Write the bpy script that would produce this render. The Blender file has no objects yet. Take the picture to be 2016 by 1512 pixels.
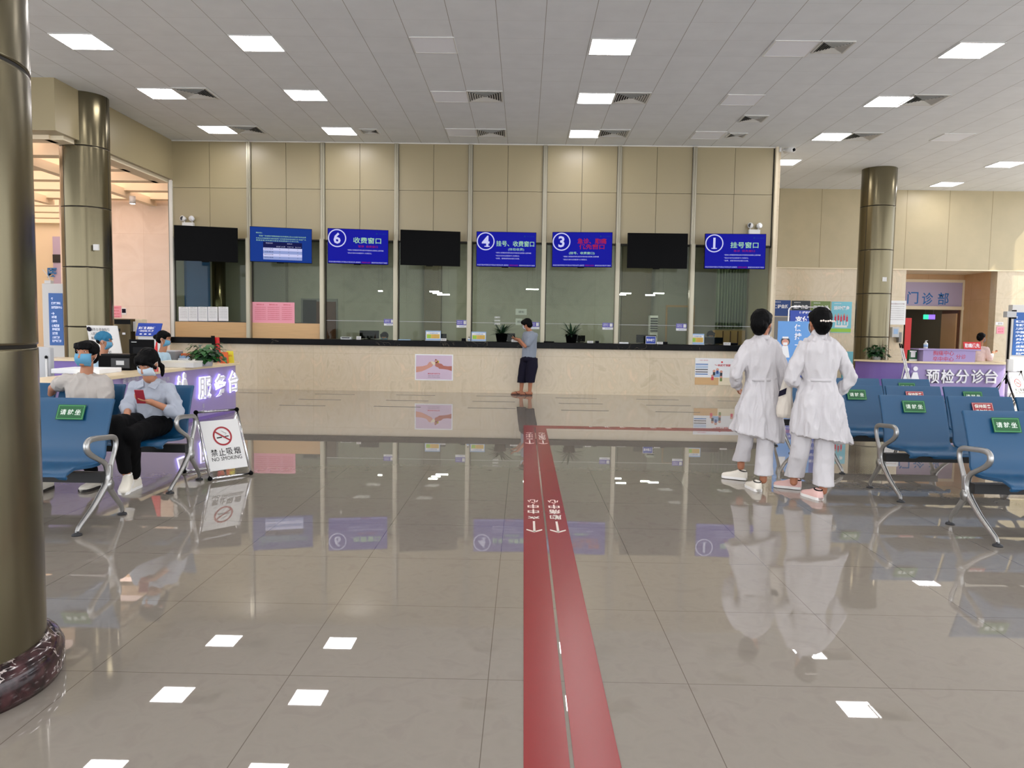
import bpy, math, random
import numpy as np
from mathutils import Vector, Matrix, noise
R = math.radians
random.seed(7)
scene = bpy.context.scene
COL = scene.collection

# ------------------------------------------------------------------ camera
FP, CH = 1520.0, 1.41                      # focal length in pixels of the 2016 px frame, eye height
_Y = np.array([(1031-1008)/FP, (756-645)/FP, 1.0]); _Y /= np.linalg.norm(_Y)
_v = np.array([0.016, 1.0, 0.0]); _Z = _v-(_v@_Y)*_Y; _Z /= np.linalg.norm(_Z)
_X = np.cross(_Z, _Y); _X /= np.linalg.norm(_X)
if _X[0] < 0: _X = -_X
BAS = np.array([_X, _Y, _Z])
cam_d = bpy.data.cameras.new('camera'); cam = bpy.data.objects.new('camera', cam_d); COL.objects.link(cam)
cam_d.sensor_width = 36.0; cam_d.lens = FP/2016*36.0; cam_d.clip_start = 0.05; cam_d.clip_end = 300
_m = Matrix.Identity(4)
for i in range(3):
    _m[i][0] = BAS[i][0]; _m[i][1] = BAS[i][1]; _m[i][2] = -BAS[i][2]
_m[2][3] = CH
cam.matrix_world = _m
scene.camera = cam
def _ray(px, py): return BAS@np.array([(px-1008)/FP, (756-py)/FP, 1.0])
def aY(px, py, y): d = _ray(px, py); t = y/d[1]; return Vector((t*d[0], y, CH+t*d[2]))
def aZ(px, py, z=0.0): d = _ray(px, py); t = (z-CH)/d[2]; return Vector((t*d[0], t*d[1], z))
def aX(px, py, x): d = _ray(px, py); t = x/d[0]; return Vector((x, t*d[1], CH+t*d[2]))

# ------------------------------------------------------------------ colour management, sky, sun
vs = scene.view_settings
scene.display_settings.display_device = 'sRGB'
vs.view_transform = 'Standard'; vs.look = 'None'; vs.gamma = 1.0; vs.use_curve_mapping = False
vs.exposure = -0.1
LAMP = 22.0
w = bpy.data.worlds.new('sky'); scene.world = w; w.use_nodes = True
bg = w.node_tree.nodes['Background']; bg.inputs[0].default_value = (0.93, 0.95, 1.0, 1); bg.inputs[1].default_value = 3.6
sd = bpy.data.lights.new('sun', 'SUN'); sd.energy = 7.0; sd.angle = R(0.8); sd.color = (1.0, 0.92, 0.78)
sun = bpy.data.objects.new('sun', sd); COL.objects.link(sun)
sun.location = (30, -10, 40)
sun.rotation_euler = Vector((-1.0, 0.35, -1.23)).to_track_quat('-Z', 'Y').to_euler()

# ------------------------------------------------------------------ materials
def lin(c):
    return tuple((x/255/12.92) if x/255 <= 0.04045 else ((x/255+0.055)/1.055)**2.4 for x in c)
MATS = {}
def M(name, rgb, rough=0.6, metal=0.0, emit=0.0, spec=0.5, ecol=None, noise_amt=0.0, nscale=8.0, nstretch=(1, 1, 1), coat=0.0, alpha=1.0, bump=0.0):
    m = bpy.data.materials.new(name); m.use_nodes = True; nt = m.node_tree
    b = nt.nodes['Principled BSDF']; c = lin(rgb)+(1,)
    b.inputs['Base Color'].default_value = c
    b.inputs['Roughness'].default_value = rough; b.inputs['Metallic'].default_value = metal
    b.inputs['Specular IOR Level'].default_value = spec
    b.inputs['Coat Weight'].default_value = coat
    b.inputs['Alpha'].default_value = alpha
    if emit:
        b.inputs['Emission Color'].default_value = (lin(ecol) if ecol else lin(rgb))+(1,)
        b.inputs['Emission Strength'].default_value = emit
    if noise_amt or bump:
        tc = nt.nodes.new('ShaderNodeTexCoord'); mp = nt.nodes.new('ShaderNodeMapping'); mp.inputs['Scale'].default_value = nstretch
        nz = nt.nodes.new('ShaderNodeTexNoise'); nz.inputs['Scale'].default_value = nscale; nz.inputs['Detail'].default_value = 4
        nt.links.new(tc.outputs['Object'], mp.inputs[0]); nt.links.new(mp.outputs[0], nz.inputs['Vector'])
        if noise_amt:
            mx = nt.nodes.new('ShaderNodeMix'); mx.data_type = 'RGBA'
            mx.inputs[6].default_value = tuple(v*(1-noise_amt) for v in c[:3])+(1,)
            mx.inputs[7].default_value = tuple(min(1, v*(1+noise_amt)) for v in c[:3])+(1,)
            nt.links.new(nz.outputs['Fac'], mx.inputs[0]); nt.links.new(mx.outputs[2], b.inputs['Base Color'])
        if bump:
            bp = nt.nodes.new('ShaderNodeBump'); bp.inputs['Strength'].default_value = bump; bp.inputs['Distance'].default_value = 0.01
            nt.links.new(nz.outputs['Fac'], bp.inputs['Height']); nt.links.new(bp.outputs[0], b.inputs['Normal'])
    MATS[name] = m
    return m
def nd(nt, t, **k):
    n = nt.nodes.new(t)
    for a, v in k.items(): setattr(n, a, v)
    return n
def math_(nt, op, a, b=None):
    n = nt.nodes.new('ShaderNodeMath'); n.operation = op
    for i, x in enumerate((a, b)):
        if x is None: continue
        if isinstance(x, (int, float)): n.inputs[i].default_value = x
        else: nt.links.new(x, n.inputs[i])
    return n.outputs[0]
def tiled(name, cols, rough, sx, ox, sy, oy, wx, wy, axes=(0, 1), jcol=(90, 84, 75), nscale=3.0, spec=0.5, jstr=(1, 1), vein=0.0, tvar=0.03, stretch=(1, 1, 1)):
    """stone or panel surface with joints every sx, sy metres (from offsets ox, oy) across the two given world axes"""
    m = bpy.data.materials.new(name); m.use_nodes = True; nt = m.node_tree; b = nt.nodes['Principled BSDF']
    b.inputs['Roughness'].default_value = rough; b.inputs['Specular IOR Level'].default_value = spec
    g = nd(nt, 'ShaderNodeNewGeometry'); sp = nd(nt, 'ShaderNodeSeparateXYZ'); nt.links.new(g.outputs['Position'], sp.inputs[0])
    mp = nd(nt, 'ShaderNodeMapping'); mp.inputs['Scale'].default_value = stretch; nt.links.new(g.outputs['Position'], mp.inputs[0])
    nz = nd(nt, 'ShaderNodeTexNoise'); nz.inputs['Scale'].default_value = nscale; nz.inputs['Detail'].default_value = 6; nz.inputs['Distortion'].default_value = vein
    nt.links.new(mp.outputs[0], nz.inputs['Vector'])
    rp = nd(nt, 'ShaderNodeValToRGB'); rp.color_ramp.elements[0].position = 0.3; rp.color_ramp.elements[1].position = 0.7
    rp.color_ramp.elements[0].color = lin(cols[0])+(1,); rp.color_ramp.elements[1].color = lin(cols[-1])+(1,)
    for i, c in enumerate(cols[1:-1]):
        e = rp.color_ramp.elements.new(0.3+0.4*(i+1)/(len(cols)-1)); e.color = lin(c)+(1,)
    nt.links.new(nz.outputs['Fac'], rp.inputs[0])
    ax = sp.outputs[axes[0]]; ay = sp.outputs[axes[1]]
    def cell(a, s, o): return math_(nt, 'DIVIDE', math_(nt, 'SUBTRACT', a, o), s)
    cx = cell(ax, sx, ox); cy = cell(ay, sy, oy)
    def joint(c, s, wd):
        f = math_(nt, 'FRACT', c); d = math_(nt, 'MINIMUM', f, math_(nt, 'SUBTRACT', 1.0, f))
        return math_(nt, 'LESS_THAN', d, wd/2/s)
    jx = math_(nt, 'MULTIPLY', joint(cx, sx, wx), jstr[0]); jy = math_(nt, 'MULTIPLY', joint(cy, sy, wy), jstr[1])
    j = math_(nt, 'MAXIMUM', jx, jy)
    wn = nd(nt, 'ShaderNodeTexWhiteNoise'); wn.noise_dimensions = '2D'
    cb = nd(nt, 'ShaderNodeCombineXYZ'); nt.links.new(math_(nt, 'FLOOR', cx), cb.inputs[0]); nt.links.new(math_(nt, 'FLOOR', cy), cb.inputs[1])
    nt.links.new(cb.outputs[0], wn.inputs['Vector'])
    hs = nd(nt, 'ShaderNodeHueSaturation'); nt.links.new(rp.outputs[0], hs.inputs['Color'])
    nt.links.new(math_(nt, 'ADD', 1.0-tvar, math_(nt, 'MULTIPLY', wn.outputs['Value'], 2*tvar)), hs.inputs['Value'])
    mx = nd(nt, 'ShaderNodeMix', data_type='RGBA'); nt.links.new(j, mx.inputs[0]); nt.links.new(hs.outputs[0], mx.inputs[6]); mx.inputs[7].default_value = lin(jcol)+(1,)
    nt.links.new(mx.outputs[2], b.inputs['Base Color'])
    MATS[name] = m
    return m
def glass_mat(name, tint, refl=1.0, rough=0.0):
    m = bpy.data.materials.new(name); m.use_nodes = True; nt = m.node_tree; nt.nodes.clear()
    o = nd(nt, 'ShaderNodeOutputMaterial'); t = nd(nt, 'ShaderNodeBsdfTransparent'); t.inputs[0].default_value = tint+(1,)
    g = nd(nt, 'ShaderNodeBsdfGlossy'); g.inputs['Roughness'].default_value = rough; f = nd(nt, 'ShaderNodeFresnel'); f.inputs[0].default_value = 1.5
    mx = nd(nt, 'ShaderNodeMixShader'); nt.links.new(math_(nt, 'MULTIPLY', f.outputs[0], refl), mx.inputs[0])
    nt.links.new(t.outputs[0], mx.inputs[1]); nt.links.new(g.outputs[0], mx.inputs[2]); nt.links.new(mx.outputs[0], o.inputs[0])
    MATS[name] = m
    return m

# ------------------------------------------------------------------ object bookkeeping
def link(name, data, parent=None):
    o = bpy.data.objects.new(name, data); COL.objects.link(o)
    if parent is not None: o.parent = parent
    return o
def org(o):
    v = Vector((0, 0, 0))
    while o is not None: v += o.location; o = o.parent
    return v
def tag(o, label, cat, group=None):
    o['label'] = label; o['category'] = cat
    if group: o['group'] = group
    return o
def thing(name, label, cat, loc=(0, 0, 0), group=None):
    o = link(name, None); o.empty_display_size = 0.1; o.location = loc
    return tag(o, label, cat, group)
def move(o, loc, rz=0.0): o.location = loc; o.rotation_euler = (0, 0, rz); return o
def dup(o, loc=None, rz=None, label=None, parent=None):
    c = o.copy(); COL.objects.link(c)
    if parent is not None: c.parent = parent
    if loc is not None: c.location = loc
    if rz is not None: c.rotation_euler = (0, 0, rz)
    if label: c['label'] = label
    for ch in list(o.children): dup(ch, parent=c)
    return c
_fc = {}
def text_data(body, bold=0.0):
    key = (body, bold)
    if key not in _fc:
        cu = bpy.data.curves.new('t', 'FONT'); cu.body = body; cu.resolution_u = 2; cu.offset = bold
        cu.align_x = 'LEFT'; cu.space_line = 1.05
        o = bpy.data.objects.new('t', cu); COL.objects.link(o)
        dg = bpy.context.evaluated_depsgraph_get(); dg.update()
        me = bpy.data.meshes.new_from_object(o.evaluated_get(dg))
        vsx = [tuple(v.co) for v in me.vertices]; fs = [tuple(p.vertices) for p in me.polygons]
        bpy.data.objects.remove(o); bpy.data.curves.remove(cu); bpy.data.meshes.remove(me)
        _fc[key] = (vsx, fs)
    return _fc[key]
class MB:
    def __init__(s): s.v = []; s.f = []; s.m = []; s.mats = []; s.sm = []
    def mi(s, mat):
        if mat is None: return 0
        if isinstance(mat, str): mat = MATS[mat]
        if mat not in s.mats: s.mats.append(mat)
        return s.mats.index(mat)
    def add(s, vs_, fs, mat=None, smooth=False):
        b = len(s.v); s.v += [Vector(p) for p in vs_]; k = s.mi(mat)
        for f in fs: s.f.append(tuple(i+b for i in f)); s.m.append(k); s.sm.append(smooth)
        return s
    def box(s, a, b, mat=None):
        x0, y0, z0 = a; x1, y1, z1 = b
        return s.add([(x0, y0, z0), (x1, y0, z0), (x1, y1, z0), (x0, y1, z0), (x0, y0, z1), (x1, y0, z1), (x1, y1, z1), (x0, y1, z1)],
                     [(0, 3, 2, 1), (4, 5, 6, 7), (0, 1, 5, 4), (1, 2, 6, 5), (2, 3, 7, 6), (3, 0, 4, 7)], mat)
    def obox(s, c, u, v, n, su, sv, sn, mat=None):
        c = Vector(c); u = Vector(u).normalized()*su/2; v = Vector(v).normalized()*sv/2; n = Vector(n).normalized()*sn/2
        P = [c-u-v-n, c+u-v-n, c+u+v-n, c-u+v-n, c-u-v+n, c+u-v+n, c+u+v+n, c-u+v+n]
        return s.add(P, [(0, 3, 2, 1), (4, 5, 6, 7), (0, 1, 5, 4), (1, 2, 6, 5), (2, 3, 7, 6), (3, 0, 4, 7)], mat)
    def poly(s, pts, n, th, mat=None, smooth=False):
        """a flat outline given thickness th along n"""
        pts = [Vector(p) for p in pts]; n = Vector(n)*th; k = len(pts)
        P = pts+[p+n for p in pts]
        F = [tuple(range(k-1, -1, -1)), tuple(range(k, 2*k))]+[(i, (i+1) % k, (i+1) % k+k, i+k) for i in range(k)]
        return s.add(P, F, mat, smooth)
    def loft(s, rings, mat=None, caps=True, smooth=True, closed=True):
        k = len(rings[0]); P = [p for r in rings for p in r]; F = []
        for i in range(len(rings)-1):
            for j in range(k if closed else k-1):
                a = i*k+j; b = i*k+(j+1) % k
                F.append((a, b, b+k, a+k))
        if caps: F.append(tuple(range(k-1, -1, -1))); F.append(tuple(range((len(rings)-1)*k, len(rings)*k)))
        return s.add(P, F, mat, smooth)
    def rings(s, spec, u=(1, 0, 0), v=(0, 1, 0), k=20, mat=None, p=2.0, caps=True):
        """stack of superellipses: (centre, ru, rv)"""
        u = Vector(u).normalized(); v = Vector(v).normalized(); rs = []
        for c, ru, rv in spec:
            c = Vector(c); r = []
            for i in range(k):
                a = 2*math.pi*i/k; ca, sa = math.cos(a), math.sin(a)
                r.append(c+u*ru*math.copysign(abs(ca)**(2/p), ca)+v*rv*math.copysign(abs(sa)**(2/p), sa))
            rs.append(r)
        return s.loft(rs, mat, caps)
    def tube(s, pts, r, mat=None, k=10, closed=False, flat=None):
        """round bar along pts; r a number or one per point; flat=(axis, ratio) squashes it"""
        pts = [Vector(p) for p in pts]; n = len(pts)
        rr = r if isinstance(r, (list, tuple)) else [r]*n
        up = None; rs = []
        for i, p in enumerate(pts):
            a = pts[(i-1) % n] if (closed or i > 0) else p; b = pts[(i+1) % n] if (closed or i < n-1) else p
            t = (b-a).normalized()
            if up is None:
                up = Vector((0, 0, 1)) if abs(t.z) < 0.9 else Vector((1, 0, 0))
            side = t.cross(up)
            if side.length < 1e-6: side = t.cross(Vector((0, 1, 0.1)))
            side.normalize(); up = side.cross(t).normalized()
            ring = []
            for j in range(k):
                an = 2*math.pi*j/k; d = side*math.cos(an)*rr[i]+up*math.sin(an)*rr[i]
                if flat: ax = Vector(flat[0]); d += ax*(d.dot(ax))*(flat[1]-1)
                ring.append(p+d)
            rs.append(ring)
        if closed: rs.append(rs[0])
        return s.loft(rs, mat, caps=not closed)
    def cyl(s, a, b, r0, r1=None, mat=None, k=20): return s.tube([a, b], [r0, r0 if r1 is None else r1], mat, k)
    def lathe(s, prof, c=(0, 0, 0), k=32, mat=None, smooth=True):
        c = Vector(c)
        rs = [[c+Vector((r*math.cos(2*math.pi*j/k), r*math.sin(2*math.pi*j/k), z)) for j in range(k)] for r, z in prof]
        return s.loft(rs, mat, smooth=smooth)
    def ell(s, c, r, rot=None, mat=None, k=16, h=10):
        c = Vector(c); r = (r, r, r) if isinstance(r, (int, float)) else r; P = []; F = []
        for i in range(h+1):
            t = math.pi*i/h
            for j in range(k):
                a = 2*math.pi*j/k; p = Vector((r[0]*math.sin(t)*math.cos(a), r[1]*math.sin(t)*math.sin(a), r[2]*math.cos(t)))
                if rot is not None: p = rot@p
                P.append(c+p)
        for i in range(h):
            for j in range(k):
                a = i*k+j; b = i*k+(j+1) % k; F.append((a, a+k, b+k, b))
        return s.add(P, F, mat, True)
    def limb(s, pts, rad, mat=None, k=14):
        for i in range(len(pts)-1):
            s.cyl(pts[i], pts[i+1], rad[i], rad[i+1], mat, k)
        for p, r in zip(pts, rad): s.ell(p, r*1.0, None, mat, k, 8)
        return s
    def disc(s, c, u, v, r, mat=None, k=28, r0=0.0, th=0.0):
        c = Vector(c); u = Vector(u).normalized(); v = Vector(v).normalized(); n = u.cross(v)*th
        o = [c+n+u*r*math.cos(2*math.pi*i/k)+v*r*math.sin(2*math.pi*i/k) for i in range(k)]
        if r0 <= 0: return s.add(o, [tuple(range(k))], mat)
        q = [c+n+u*r0*math.cos(2*math.pi*i/k)+v*r0*math.sin(2*math.pi*i/k) for i in range(k)]
        return s.add(o+q, [(i, (i+1) % k, (i+1) % k+k, i+k) for i in range(k)], mat)
    def rect(s, c, u, v, su, sv, mat=None, lift=0.0):
        c = Vector(c); u = Vector(u).normalized(); v = Vector(v).normalized(); c = c+u.cross(v)*lift; a = u*su/2; b = v*sv/2
        return s.add([c-a-b, c+a-b, c+a+b, c-a+b], [(0, 1, 2, 3)], mat)
    def text(s, body, c, u, v, w=None, h=None, mat=None, lift=0.002, bold=0.0, slant=0.0):
        """lettering fitted to w x h about c; u to its right, v up"""
        P, F = text_data(body, bold)
        if not P: return s
        xs = [p[0] for p in P]; ys = [p[1] for p in P]; x0, x1, y0, y1 = min(xs), max(xs), min(ys), max(ys)
        sx = w/(x1-x0) if w else None; sy = h/(y1-y0) if h else None
        sx = sx or sy; sy = sy or sx
        c = Vector(c); u = Vector(u).normalized(); v = Vector(v).normalized(); n = u.cross(v)
        Q = [c+u*((p[0]-(x0+x1)/2)*sx+slant*(p[1]-(y0+y1)/2)*sy)+v*((p[1]-(y0+y1)/2)*sy)+n*lift for p in P]
        return s.add(Q, F, mat)
    def mesh(s, name, off=Vector((0, 0, 0))):
        me = bpy.data.meshes.new(name)
        me.from_pydata([tuple(p-off) for p in s.v], [], s.f)
        for m in s.mats: me.materials.append(m)
        if len(s.m) == len(me.polygons):
            me.polygons.foreach_set('material_index', s.m); me.polygons.foreach_set('use_smooth', s.sm)
        me.update()
        return me
    def build(s, name, parent=None, loc=None, mat=None, bevel=0.0, seg=2):
        """link as one object; under a parent its origin is the parent's, else loc"""
        if mat is not None and not s.mats: s.mi(mat)
        off = org(parent) if parent is not None else Vector(loc or (0, 0, 0))
        o = link(name, s.mesh(name, off), parent)
        if parent is None: o.location = off
        if bevel:
            b = o.modifiers.new('bevel', 'BEVEL'); b.width = bevel; b.segments = seg; b.limit_method = 'ANGLE'; b.angle_limit = R(40)
        return o
    def fuse(s, name, mat, parent=None, loc=None, voxel=0.01, smooth=3, folds=0.0, fscale=9.0, fstretch=(1, 1, 0.35), seed=0.0):
        """all the overlapping shapes become one continuous skin"""
        tmp = link('tmp', s.mesh('tmp'))
        r = tmp.modifiers.new('r', 'REMESH'); r.mode = 'VOXEL'; r.voxel_size = voxel; r.adaptivity = 0.0
        if smooth:
            q = tmp.modifiers.new('s', 'SMOOTH'); q.factor = 0.5; q.iterations = smooth
        dg = bpy.context.evaluated_depsgraph_get(); dg.update()
        me = bpy.data.meshes.new_from_object(tmp.evaluated_get(dg)); me.name = name
        bpy.data.objects.remove(tmp)
        off = org(parent) if parent is not None else Vector(loc or (0, 0, 0))
        if folds:
            nr = [n.vector.copy() for n in me.vertex_normals] if len(me.vertices) else []
            for i, vtx in enumerate(me.vertices):
                p = vtx.co
                q = Vector((p.x*fscale*fstretch[0]+seed, p.y*fscale*fstretch[1], p.z*fscale*fstretch[2]+seed))
                d = noise.noise(q)+0.6*(1-2*abs(noise.noise(q*1.7+Vector((3, 1, 7)))))-0.3
                vtx.co = p+nr[i]*folds*d
        for vtx in me.vertices: vtx.co = vtx.co-off
        me.materials.clear(); me.materials.append(MATS[mat] if isinstance(mat, str) else mat)
        me.polygons.foreach_set('use_smooth', [True]*len(me.polygons))
        o = link(name, me, parent)
        if parent is None: o.location = off
        return o
def structure(o): o['kind'] = 'structure'; return o
UX, UY, UZ = Vector((1, 0, 0)), Vector((0, 1, 0)), Vector((0, 0, 1))

M('steel', (106, 99, 78), 0.22, 0.9, noise_amt=0.07, nscale=3.0, nstretch=(14, 14, 0.25))
M('joint', (28, 25, 20), 0.7)
M('panel', (156, 144, 112), 0.34, 0.0, spec=0.55, noise_amt=0.02, nscale=1.2)
M('panel_dark', (150, 136, 108), 0.4)
M('mullion', (150, 145, 130), 0.35, 0.6)
M('mullion_face', (168, 162, 142), 0.35, 0.5)
M('white', (214, 214, 212), 0.5); M('offwhite', (220, 218, 210), 0.5); M('cream', (226, 214, 186), 0.6)
M('black', (4, 4, 5), 0.4, spec=0.15); M('matt_black', (4, 4, 5), 0.65, spec=0.12); M('dark_grey', (34, 35, 38), 0.5); M('grey', (130, 130, 130), 0.5)
M('light_grey', (188, 190, 192), 0.4); M('screen_off', (1, 1, 2), 0.3, spec=0.05)
M('lamp_on', (255, 255, 255), 0.5, emit=LAMP, ecol=(255, 250, 250)); M('fill_office', (255, 255, 255), 0.5, emit=30.0, ecol=(255, 250, 240)); M('fill_corridor', (255, 255, 255), 0.5, emit=5.0, ecol=(255, 250, 235)); M('lamp_off', (238, 242, 250), 0.6)  # office and corridor emitters serve the added fill lamps
M('scr_blue', (2, 2, 12), 0.5, emit=0.8, spec=0.1, ecol=(6, 14, 172)); M('scr_blue2', (2, 6, 20), 0.5, emit=0.8, spec=0.1, ecol=(10, 58, 152))
M('scr_white', (60, 60, 80), 0.5, emit=0.85, spec=0.1, ecol=(214, 216, 255)); M('scr_green', (20, 40, 24), 0.5, emit=0.8, spec=0.1, ecol=(186, 238, 190))
M('scr_red', (30, 4, 10), 0.5, emit=0.7, spec=0.1, ecol=(196, 28, 66)); M('scr_dark', (2, 3, 12), 0.5, emit=0.6, spec=0.1, ecol=(8, 16, 90)); M('scr_pale', (40, 44, 60), 0.5, emit=0.75, spec=0.1, ecol=(160, 176, 232))
M('red_tape', (136, 44, 45), 0.25, spec=0.35); M('tape_white', (225, 215, 205), 0.4); M('line_dark', (105, 100, 94), 0.4)
M('seat_blue', (10, 72, 110), 0.38, spec=0.5); M('alu', (172, 172, 170), 0.3, 0.85); M('beam_black', (8, 9, 10), 0.5)
M('sticker_green', (0, 84, 40), 0.4); M('sticker_red', (150, 20, 34), 0.4); M('sticker_line', (90, 175, 110), 0.4); M('sticker_text', (225, 235, 225), 0.4)
M('lilac', (158, 142, 192), 0.35); M('purple', (120, 96, 170), 0.35); M('desk_top', (226, 208, 172), 0.3)
M('halo', (235, 235, 255), 0.4, emit=2.2, ecol=(190, 185, 255)); M('letter_white', (240, 240, 245), 0.35)
M('skin', (178, 124, 95), 0.55, spec=0.35); M('skin_dark', (168, 112, 84), 0.5, spec=0.35); M('hair', (3, 3, 4), 0.6, spec=0.1, bump=0.5, nscale=60, nstretch=(1, 1, 0.1))
M('hair_brown', (12, 8, 6), 0.6, spec=0.1, bump=0.5, nscale=60)
M('coat_white', (200, 197, 199), 0.85, spec=0.2, bump=0.5, nscale=16); M('tee_grey', (134, 142, 154), 0.85, spec=0.2); M('tee_white', (178, 172, 166), 0.85, spec=0.2, bump=0.4, nscale=14)
M('shirt_blue', (166, 172, 184), 0.85, spec=0.2, bump=0.4, nscale=16); M('navy', (20, 18, 36), 0.8, spec=0.2); M('trouser_black', (4, 4, 6), 0.85, spec=0.15); M('pink_shirt', (240, 214, 212), 0.8); M('scrub_blue', (176, 206, 224), 0.8)
M('mask_blue', (92, 156, 190), 0.7); M('mask_pale', (196, 210, 222), 0.7); M('cap_blue', (30, 108, 144), 0.75, bump=0.3, nscale=22)
M('shoe_white', (226, 220, 206), 0.5); M('shoe_pink', (226, 186, 178), 0.55); M('sole', (238, 236, 232), 0.5); M('sole_dark', (40, 36, 34), 0.6); M('sandal', (70, 34, 26), 0.6)
M('leaf', (42, 92, 40), 0.45, noise_amt=0.35, nscale=9); M('leaf_dark', (38, 66, 44), 0.4, noise_amt=0.3, nscale=9); M('soil', (50, 36, 26), 0.9)
M('wood', (206, 168, 118), 0.45, noise_amt=0.16, nscale=4, nstretch=(0.6, 1, 22)); M('wood_dark', (92, 58, 40), 0.45, noise_amt=0.2, nscale=4, nstretch=(8, 8, 0.6))
M('paper', (232, 234, 236), 0.7); M('paper_pink', (236, 160, 176), 0.7); M('ink', (60, 62, 70), 0.7); M('ink_red', (196, 40, 50), 0.6); M('ink_blue', (40, 110, 180), 0.6)
M('sign_blue', (22, 86, 160), 0.35, emit=0.12, ecol=(22, 96, 180)); M('sign_text', (235, 240, 255), 0.4, emit=0.35, ecol=(210, 225, 255)); M('sign_violet', (84, 78, 170), 0.4)
M('poster_navy', (30, 66, 132), 0.4); M('poster_dark', (44, 52, 60), 0.4); M('poster_green', (112, 134, 72), 0.4); M('poster_cyan', (120, 196, 214), 0.4); M('poster_red', (206, 60, 84), 0.45)
M('poster_pink', (204, 184, 204), 0.4); M('poster_skin', (206, 150, 132), 0.5); M('poster_skin2', (176, 106, 92), 0.5); M('banner_blue', (92, 150, 214), 0.4); M('banner_royal', (20, 60, 160), 0.4)
M('yellow', (224, 214, 60), 0.5); M('orange', (214, 96, 40), 0.5); M('card_green', (150, 200, 70), 0.5); M('card_yellow', (216, 190, 90), 0.5); M('card_blue', (150, 180, 214), 0.5)
M('red', (206, 30, 34), 0.45); M('rug_red', (200, 40, 40), 0.5); M('exit_green', (40, 200, 150), 0.4, emit=1.2, ecol=(60, 230, 180)); M('exit_violet', (150, 120, 255), 0.4, emit=1.2, ecol=(150, 110, 255))
M('wall_paint', (222, 196, 160), 0.7); M('wall_tan', (196, 160, 118), 0.6); M('wall_grey', (150, 150, 140), 0.7); M('curtain', (176, 188, 164), 0.8); M('blue_panel', (50, 104, 170), 0.5)
M('atrium_beam', (232, 216, 186), 0.5); M('corridor', (120, 112, 96), 0.7); M('lilac_wall', (178, 168, 196), 0.6); M('clear_plastic', (226, 232, 236), 0.15, alpha=0.5); M('phone_red', (150, 44, 56), 0.35)
M('chrome', (210, 210, 212), 0.15, 1.0); M('board_white', (228, 230, 236), 0.3); M('vent', (206, 206, 202), 0.45); M('vent_dark', (40, 40, 40), 0.8); M('pearl', (235, 225, 215), 0.3)
M('bag_cloth', (206, 198, 186), 0.85, bump=0.2, nscale=14); M('eye_white', (225, 220, 215), 0.3); M('eye_dark', (20, 14, 12), 0.2); M('lip', (170, 100, 90), 0.5)
# ------------------------------------------------------------------ shell
CZ = 5.3
tiled('floor_tiles', [(137, 129, 120), (142, 135, 125), (139, 132, 122)], 0.012, 0.8, -0.12, 0.8, 3.0, 0.0035, 0.0035, jcol=(104, 96, 86), nscale=9, tvar=0.012, spec=0.95, vein=1.0)
tiled('ceiling_panels', [(220, 225, 230), (226, 231, 236)], 0.55, 0.614, 0.83, 0.604, 10.73, 0.008, 0.006, jcol=(150, 148, 144), jstr=(1, 0.3), tvar=0.012)
MARB = [(194, 180, 152), (208, 194, 168), (202, 188, 160), (216, 196, 168)]
tiled('marble', MARB, 0.22, 1.2, 0.3, 0.8, 0.0, 0.004, 0.004, axes=(0, 2), jcol=(178, 160, 132), nscale=2.2, vein=2.2, stretch=(1.3, 1, 0.8))
tiled('marble_pink', [(220, 200, 180), (230, 212, 194), (224, 204, 184)], 0.3, 1.2, 0.1, 0.9, 0.0, 0.004, 0.004, axes=(0, 2), jcol=(206, 180, 152), nscale=1.2, vein=1.5)
tiled('marble_side', MARB, 0.3, 1.2, 0.3, 0.8, 0.0, 0.004, 0.004, axes=(1, 2), jcol=(178, 160, 132), nscale=1.6, vein=2.0)
tiled('far_panels', [(178, 166, 134), (184, 171, 138)], 0.4, 1.155, 8.08, 9.0, -3.0, 0.012, 0.01, axes=(0, 2), jcol=(130, 116, 84), tvar=0.01)
tiled('shaded_recess', [(200, 164, 122), (208, 172, 132)], 0.5, 0.9, 0.2, 1.2, 0.0, 0.006, 0.004, axes=(1, 2), jcol=(170, 136, 98), tvar=0.01)  # brown tint puts the shade inside the recess into the wall colour
tiled('shaded_recess_back', [(200, 164, 122), (208, 172, 132)], 0.5, 0.9, 0.2, 1.2, 0.0, 0.006, 0.004, axes=(0, 2), jcol=(170, 136, 98), tvar=0.01)  # same painted shade for the recess faces towards the hall
tiled('office_wall', [(160, 158, 148), (174, 172, 162), (166, 163, 152)], 0.5, 1.6, 0.2, 1.1, 0.9, 0.005, 0.004, axes=(0, 2), jcol=(140, 132, 112), nscale=1.6, vein=1.5)
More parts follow.
